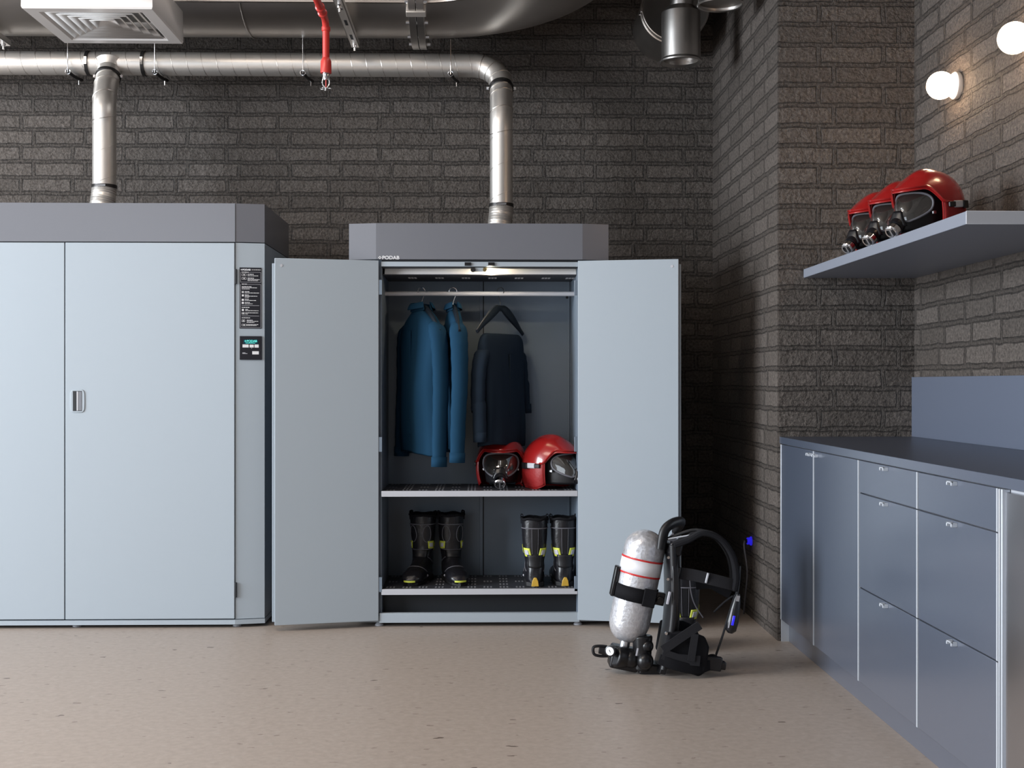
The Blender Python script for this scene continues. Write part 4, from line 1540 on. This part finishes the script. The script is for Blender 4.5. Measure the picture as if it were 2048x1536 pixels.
def make_boot():
    t = thing('fire_boot', (0, 0, 0), None, None)
    rings = []
    for k in range(0, 45):
        tt = 11 * k / 44
        rings.append([boot_pt(tt, 360 * i / 40, .0015 * math.sin(3.1 * tt + i) * (1 if 3 < tt < 6 else .3)) for i in range(40)])
    MB().loft(rings, False, True).build('upper', 'leather', t, smooth=60, solid=.003)
    # sole
    out = []
    for i in range(13):
        f = i / 12
        y = .068 - f * .300
        w = .040 + .012 * math.sin(min(1, f * 1.3) * PI) - .006 * math.sin(f * PI * 1.0) + (.004 if f > .5 else 0)
        w *= math.sqrt(max(0.0, 1 - max(0, (f - .82) / .18) ** 2)) if f > .82 else 1
        w *= math.sqrt(max(0.0, 1 - max(0, (.1 - f) / .1) ** 2)) if f < .1 else 1
        out.append((w, y))
    poly = [Vector((w, y, 0)) for w, y in out] + [Vector((-w, y, 0)) for w, y in reversed(out)]
    MB().prism(poly, (0, 0, .022)).build('sole', 'sole', t, bevel=.003)
    # cuff, front strip, shin oval, wrap seams
    MB().tube([boot_pt(0.02, i * 360 / 40, .003) + Vector((0, 0, .003 * math.sin(i * .8))) for i in range(41)], .007, n=8, caps=False).build('cuff', 'black_cloth', t)
    m = MB()
    m.tube([boot_pt(1.05, a, .002) for a in range(0, 361, 9)], .0028, n=6, caps=False)
    m.tube([boot_pt(3.35 + .25 * math.cos(R(a)), a, .002) for a in range(-140, 141, 8)], .0022, n=6)
    m.tube([boot_pt(5.0 - .4 * math.cos(R(a)), a, .002) for a in range(-120, 121, 8)], .0022, n=6)
    m.tube([boot_pt(7.6, a, .002) for a in range(-80, 81, 8)], .002, n=6)
    m.build('piping', 'piping', t)
    for s_ in (-1, 1):
        MB().tube([boot_pt(1.9 + .75 * math.sin(R(k)), s_ * (34 + 22 * math.cos(R(k))), .002) for k in range(0, 361, 15)], .0018, n=6, caps=False).build('ankle_pad_seam', 'piping', t)
    m = MB()
    m.ribbon([boot_pt(1.1 + .2 * k, 180, .0025) for k in range(12)], .020, .003, (1, 0, 0))
    m.build('back_strip', 'black_rubber', t)
    m = MB()
    for s_ in (-1, 1):
        m.tube([boot_pt(1.1 + .2 * k, 180 + s_ * 11, .003) for k in range(12)], .0011, n=5)
    m.build('back_stitching', 'piping', t)
    # pull loops
    for s_ in (-1, 1):
        MB().ribbon(smooth_path([boot_pt(.6, 90 * s_, .004), boot_pt(0, 90 * s_, .006) + Vector((0, 0, .014)), boot_pt(0, 90 * s_, -.004) + Vector((0, 0, .014)), boot_pt(.4, 90 * s_, -.004)], 5), .026, .003, (0, 1, 0)).build('pull_loop', 'black_cloth', t)
    # reflective patches at both sides, front and back
    for s_ in (-1, 1):
        for a0, a1 in ((38, 84), (112, 158)):
            lo_ = 2.55 if a0 < 90 else 2.75
            o = patch(MB(), lo_, lo_ + .85, s_ * a0, s_ * a1, .0035, skew=s_ * 8).build('reflective_patch', 'yellow', t, smooth=60, solid=.0015)
            patch(MB(), lo_ + .2, lo_ + .65, s_ * (a0 + 10), s_ * (a1 - 10), .0050, skew=s_ * 5).build('reflective_tape', 'silver_refl', o, smooth=60, solid=.001)
    m = MB()
    patch(m, 3.6, 5.0, -46, 46, .003)
    m.build('instep_pad', 'black_rubber', t, smooth=60, solid=.004)
    m = MB()
    patch(m, 3.4, 4.6, 140, 220, .003)
    m.build('heel_pad', 'black_rubber', t, smooth=60, solid=.005)
    # toe bumper edge and heel cap in yellow/amber
    m = MB().ribbon([Vector((.046 * math.sin(R(a)), -.176 - .060 * math.cos(R(a)), .023)) for a in range(-36, 37, 8)], .008, .004, (0, 0, 1))
    m.build('toe_edge', 'yellow', t)
    m = MB()
    m.prism([(-.018, 0, .004), (.018, 0, .004), (.014, 0, .030), (.006, 0, .046), (-.006, 0, .046), (-.014, 0, .030)], (0, .006, 0))
    for i, v_ in enumerate(m.v):
        v_.y += .071
    m.build('heel_cap', 'amber', t, bevel=.002)
    for s_ in (-1, 1):
        MB().sphere((s_ * .047, -.09, .034), .007, 10, 8).build('side_stud', 'silver_refl', t)
    return t


boot = make_boot()
bz = ZS2 + .001
bpos = [(P(846, 1170, 6.27).x, 6.27, bz, R(-14), 'left boot of the pair standing toes forward on the lower shelf', 'boots in the open cabinet'),
        (P(902, 1170, 6.27).x, 6.27, bz, R(13), 'right boot of the pair standing toes forward on the lower shelf', 'boots in the open cabinet'),
        (P(1069, 1170, 6.09).x, 6.08, bz, R(180), 'left boot of the pair standing heels forward on the lower shelf', 'boots in the open cabinet'),
        (P(1127, 1170, 6.09).x, 6.09, bz, R(183), 'right boot of the pair standing heels forward, next to the cabinet door', 'boots in the open cabinet'),
        (P(1371, 1200, 5.42).x, 5.42, 0.001, R(170), 'single boot on the floor behind the breathing set harness', None)]
for i, (x, y, z, rz, lab, grp) in enumerate(bpos):
    o = boot if i == 0 else copy_tree(boot)
    o.location = (x, y, z)
    o.rotation_euler = (0, 0, rz)
    tag(o, lab, 'boot', grp)

# ------------------------------------------------------------------ breathing apparatus on the floor
YS = 5.02
K = thing('breathing_apparatus', (P(1310, 1340, YS).x, YS, 0), 'breathing set with silver air cylinder and black harness leaning on the floor', 'breathing apparatus')


def S3(u, v, dy=0.0):
    return P(u, v, YS + dy)


cb_, ct_ = S3(1251, 1282), S3(1297, 1060)
ax = (ct_ - cb_).normalized()
Lc = (ct_ - cb_).length
rc_ = .0815
prof = [(.016, 0.0)]
for k in range(1, 9):
    a = R(90 * k / 8)
    prof.append((.016 + (rc_ - .016) * math.sin(a), .085 * (1 - math.cos(a))))
for k in range(0, 9):
    a = R(90 * k / 8)
    prof.append((max(.002, rc_ * math.cos(a)), Lc - .075 + .075 * math.sin(a)))
cyl_o = MB().lathe(prof, cb_, ax, 48, True, True).build('air_cylinder', 'tank', K, smooth=60)


def on_axis(u, v):
    return (S3(u, v) - cb_).dot(ax)


h0, h1 = on_axis(1240, 1143), on_axis(1246, 1118)
h0, h1 = Lc * .615, Lc * .735
for a_, b_, mt, nm, off in ((h0, h1, 'label_white', 'label_band', .0012), (h0 - .007, h0, 'label_red', 'red_line', .0014), (h1, h1 + .007, 'label_red', 'red_line', .0014)):
    MB().lathe([(rc_ + off, a_), (rc_ + off, b_)], cb_, ax, 48).build(nm, mt, cyl_o, smooth=60, solid=.001)
hs0, hs1 = Lc * .375, Lc * .50
st = MB().lathe([(rc_ + .004, hs0), (rc_ + .004, hs1)], cb_, ax, 48).build('cylinder_strap', 'black_cloth', K, smooth=60, solid=.004)
side = ax.cross(Vector((0, 1, 0))).normalized()
if side.x < 0:
    side = -side
cm = cb_ + ax * (hs0 + hs1) / 2
MB().obox(cm - side * (rc_ + .010) + ax * .03, (.016, .05, .12), side, (0, 1, 0), ax).build('strap_buckle', 'black_plastic', st, bevel=.004)
MB().obox(cm + Vector((0, -1, 0)) * (rc_ + .006) + side * .045, (.05, .010, .07), side, (0, 1, 0), ax).build('strap_flap', 'black_cloth', st, bevel=.003)
MB().obox(cm + side * (rc_ + .012) + Vector((0, -.035, 0)), (.035, .03, .05), side, (0, 1, 0), ax).cyl(cm + side * (rc_ + .012) + Vector((0, -.05, -.005)), cm + side * (rc_ + .012) + Vector((0, -.06, -.005)), .016, n=20).build('strap_ratchet', 'black_plastic', st, bevel=.003)
# valve group under the cylinder
nkb = cb_ - ax * .045
vo = MB().cyl(cb_ + ax * .004, nkb, .020, n=24).build('valve_neck', 'alu', K, bevel=.002)
vb = MB()
vc = S3(1248, 1315)
vb.obox(vc, (.115, .10, .085), side, (0, 1, 0), ax)
vb.cyl(S3(1228, 1312, -.05), S3(1270, 1318, .0), .042, n=20)
vb.sphere(S3(1262, 1318, -.035), .036, 20, 14)
vbo = vb.build('valve_body', 'black_plastic', K, bevel=.010, segs=3)
MB().cyl(S3(1232, 1307, -.03), S3(1198, 1300, -.03), .020, .014, n=16).build('valve_stem', 'black_rubber', vbo)
MB().tube(smooth_path([S3(1214, 1293, -.03), S3(1198, 1292, -.03), S3(1187, 1295, -.03), S3(1188, 1308, -.03), S3(1200, 1312, -.03), S3(1216, 1312, -.03)], 5), .006, n=8).build('carry_bar', 'black_plastic', vbo)
gc = S3(1221, 1302, -.072)
gn = Vector((-.45, -.9, .05)).normalized()
go = MB().lathe([(.019, -.02), (.022, -.016), (.022, .004), (.018, .006)], gc, gn, 28, True, True).build('pressure_gauge', 'black_plastic', vbo)
MB().cyl(gc + gn * .005, gc + gn * .0075, .0165, n=24).build('gauge_dial', 'print_white', go)
MB().obox(gc + gn * .0080, (.0018, .012, .0008), Vector((.6, -.2, .6)), Vector((-.4, .1, .8))).build('gauge_needle', 'black_plastic', go)
rb = MB()
rb.cyl(S3(1285, 1270, -.03), S3(1284, 1340, -.03), .040, .034, n=24)
rb.sphere(S3(1290, 1322, -.06), .034, 20, 14)
rb.sphere(S3(1294, 1292, -.05), .026, 20, 14)
rb.obox(S3(1298, 1335, 0), (.085, .10, .05), side, (0, 1, 0), ax)
rbo = rb.build('pressure_reducer', 'black_plastic', K, bevel=.008, segs=3)
MB().obox(S3(1274, 1304, -.085), (.006, .004, .030), side, (0, 1, 0), ax).build('reducer_mark', 'silver_refl', rbo)
# back plate: curved moulded frame seen from its edge
bp_ = []
p_bot, p_top = S3(1313, 1338), S3(1345, 1085)
bax = (p_top - p_bot).normalized()
Lb = (p_top - p_bot).length


def bplate(s, w, o):
    """s along plate 0..1, w across (Y), o outward from cylinder"""
    bow = .020 * math.sin(s * PI * 1.2) - .01 * s
    return p_bot + bax * Lb * s + side * (o + bow) + Vector((0, w, 0))


rings = []
for k in range(17):
    s = k / 16
    hw_ = .085 + .045 * math.sin(min(1.0, s * 1.25) * PI * .5) - (.05 * max(0, (s - .8) / .2) ** 2)
    hw_ *= .85 + .15 * abs(math.cos(s * PI * 1.4))
    th_ = .012
    rings.append([bplate(s, hw_ * c_, o_ + .012 * abs(c_) ** 2) for c_, o_ in ((-1, -th_), (-.5, -th_), (0, -th_), (.5, -th_), (1, -th_), (1, th_), (.5, th_), (0, th_), (-.5, th_), (-1, th_))])
bpo = MB().loft(rings).build('back_plate', 'black_plastic', K, bevel=.003)
for dy in (-.112, -.07):
    MB().tube(smooth_path([bplate(s, dy, .004 + (dy + .112) * .6) for s in (.05, .3, .55, .8, 1.0)], 5), .0105 if dy < -.1 else .008, n=12, sy=1.3).build('side_rail', 'black_rubber', bpo)
MB().obox(bplate(.60, -.125, -.018), (.010, .008, .050), side, (0, 1, 0), ax).build('rail_reflector', 'silver_refl', bpo, bevel=.002)
hm = MB()
for s, dy, o_ in ((.90, -.10, -.012), (.74, -.118, -.02), (.33, -.118, -.016), (.27, -.115, .006)):
    c_ = bplate(s, dy, o_)
    hm.cyl(c_, c_ + Vector((0, -.010, 0)), .0055, n=10)
hm.build('bolt', 'chrome', bpo)
MB().obox(bplate(.97, -.06, .02), (.05, .08, .05), side, (0, 1, 0), ax).build('top_block', 'black_plastic', bpo, bevel=.008)
# grab handle and hose at the top
MB().tube(smooth_path([S3(1322, 1098, -.06), S3(1329, 1062, -.06), S3(1345, 1047, -.04), S3(1362, 1045, 0), S3(1352, 1062, .06)], 6), .022, n=14, sy=.8).build('grab_handle', 'black_rubber', K)
MB().tube(smooth_path([S3(1334, 1078, -.05), S3(1370, 1064, -.07), S3(1396, 1060, -.08), S3(1425, 1066, -.10)], 6), .0065, n=10).build('air_hose', 'black_rubber', K)
MB().tube(smooth_path([S3(1336, 1078, -.07), S3(1365, 1073, -.08), S3(1396, 1068, -.09)], 6), .003, n=8).build('cable', 'alu_matt', K)
MB().prism([S3(1333, 1080, -.055), S3(1346, 1065, -.055), S3(1356, 1082, -.055), S3(1352, 1087, -.055)], (0, .004, 0)).build('reflective_tab', 'silver_refl', K)
# padded shoulder straps: two arcs, near and far
for dy, nm in ((-.10, 'shoulder_strap'), (.09, 'shoulder_strap')):
    ds = 0 if dy < 0 else -6
    pts = [S3(1348 + ds, 1090, dy), S3(1375 + ds, 1080, dy * 1.1), S3(1405 + ds, 1066, dy * 1.2), S3(1438 + ds, 1076, dy * 1.25), S3(1463 + ds, 1108, dy * 1.25), S3(1472 + ds, 1148, dy * 1.2), S3(1468 + ds, 1180, dy * 1.15)]
    so = MB().ribbon(smooth_path(pts, 8), .062, .020, (0, 1, 0)).build(nm, 'black_cloth', K, bevel=.006, segs=3)
    MB().ribbon(smooth_path([p + (p - S3(1390, 1150)).normalized() * .012 for p in pts], 8), .030, .003, (0, 1, 0)).build('strap_webbing', 'grey_web', so)
    # chest strap towards the plate
    if dy < 0:
        MB().ribbon(smooth_path([S3(1355, 1146, dy), S3(1385, 1150, dy * 1.1), S3(1420, 1158, dy * 1.2), S3(1452, 1166, dy * 1.2), S3(1472, 1172, dy * 1.15)], 6), .045, .006, Vector((0, .25, 1))).build('chest_strap', 'grey_web', so)
        MB().obox(S3(1414, 1156, dy * 1.25), (.008, .010, .040), (1, 0, -.25), (0, 1, 0)).build('strap_slider', 'alu_matt', so, bevel=.002)
        MB().obox(S3(1352, 1146, dy), (.03, .02, .05), (1, 0, -.2), (0, 1, 0)).build('strap_anchor', 'black_plastic', so, bevel=.004)
    else:
        MB().ribbon(smooth_path([S3(1392, 1172, dy), S3(1420, 1170, dy), S3(1440, 1180, dy), S3(1460, 1190, dy)], 6), .03, .005, Vector((0, .25, 1))).build('chest_strap', 'grey_web', so)
# pull webbing down to the waist belt, gauge unit hanging on the strap
MB().ribbon(smooth_path([S3(1470, 1190, -.11), S3(1456, 1235, -.11), S3(1444, 1275, -.10), S3(1432, 1310, -.09)], 6), .020, .004, (0, 1, 0)).build('pull_strap', 'grey_web', K)
MB().tube(smooth_path([S3(1479, 1132, -.10), S3(1477, 1165, -.11), S3(1473, 1190, -.12)], 5), .006, n=8).build('gauge_hose', 'black_rubber', K)
gu0, gu1 = S3(1476, 1188, -.13), S3(1460, 1266, -.13)
gax = (gu1 - gu0).normalized()
gs = gax.cross(Vector((0, 1, 0))).normalized()
rings = []
for s, w, d in ((0, .008, .010), (.12, .014, .014), (.35, .019, .018), (.7, .024, .022), (.92, .022, .020), (1, .010, .010)):
    c_ = gu0 + (gu1 - gu0) * s
    rings.append([c_ + gs * w * math.cos(a) + Vector((0, 1, 0)) * d * math.sin(a) for a in [2 * PI * i / 20 for i in range(20)]])
guo = MB().loft(rings).build('telemetry_unit', 'black_plastic', K, smooth=50)
MB().obox(gu0 + (gu1 - gu0) * .66 + Vector((0, -.0205, 0)) + gs * -.002, (.010, .004, .038), gs, (0, 1, 0), gax).build('indicator', 'blue_lamp', guo, bevel=.003)
MB().obox(gu0 + (gu1 - gu0) * .62 + Vector((0, -.018, 0)) + gs * (.014 if gs.x < 0 else -.014), (.0035, .003, .075), gs, (0, 1, 0), gax).build('side_glint_strip', 'silver_refl', guo)
MB().obox(gu0 + (gu1 - gu0) * .10 + Vector((0, -.014, 0)), (.012, .004, .022), gs, (0, 1, 0), gax).build('unit_plate', 'alu', guo)
MB().tube(smooth_path([S3(1466, 1192, -.10), S3(1448, 1205, -.09), S3(1428, 1224, -.07)], 5), .004, n=8).build('hose_branch', 'grey_web', K)
MB().tube(smooth_path([S3(1379, 1155, -.11), S3(1382, 1185, -.11), S3(1390, 1210, -.10), S3(1406, 1235, -.09)], 6), .0025, n=6).build('thin_cord', 'piping', K)
# lumbar pad and waist belt
lp = []
for s in range(9):
    q_ = s / 8
    u = 1322 + 72 * q_
    lp.append(q_)
pad = MB()
o_ = [S3(1328, 1250), S3(1318, 1310), S3(1335, 1322), S3(1388, 1340), S3(1402, 1330), S3(1408, 1282), S3(1400, 1262), S3(1375, 1252)]
for dy0 in (-.15, .10):
    pass
pad.loft([[p + Vector((0, dy, 0)) for p in o_] for dy in (-.125, -.10)])
po = pad.build('hip_pad', 'black_cloth', K, bevel=.010, segs=3)
pad = MB().loft([[p + Vector((0, dy, 0)) for p in o_] for dy in (.10, .125)])
pad.build('hip_pad', 'black_cloth', K, bevel=.010, segs=3)
MB().ribbon([S3(1326, 1300, -.135), S3(1362, 1275, -.138), S3(1400, 1250, -.135)], .034, .006, Vector((.5, .0, .85))).build('pad_webbing', 'grey_web', po)
MB().ribbon([S3(1325, 1308, -.135), S3(1355, 1318, -.138), S3(1400, 1322, -.135)], .040, .006, Vector((0, 0, 1))).build('pad_webbing', 'grey_web', po)
MB().ribbon([S3(1382, 1322, -.140), S3(1386, 1295, -.140), S3(1390, 1268, -.137)], .028, .005, Vector((1, 0, 0.1))).build('pad_webbing', 'grey_web', po)
MB().ribbon(smooth_path([S3(1318, 1318, -.13), S3(1350, 1330, -.14), S3(1392, 1338, -.13), S3(1420, 1330, -.10), S3(1440, 1328, -.05)], 6), .040, .008, (0, 0, 1)).build('waist_belt', 'black_cloth', K, bevel=.002)
MB().ribbon(smooth_path([S3(1330, 1318, .11), S3(1370, 1326, .13), S3(1408, 1322, .11), S3(1425, 1318, .05), S3(1434, 1322, -.01)], 6), .040, .008, (0, 0, 1)).build('waist_belt', 'black_cloth', K, bevel=.002)
bk = MB().obox(S3(1424, 1326, -.09), (.075, .03, .055), (1, 0, -.15), (0, 1, 0)).build('belt_buckle', 'black_plastic', K, bevel=.005)
MB().obox(S3(1443, 1330, -.07), (.03, .04, .030), (1, 0, -.15), (0, 1, 0)).build('buckle_tongue', 'black_plastic', bk, bevel=.004)
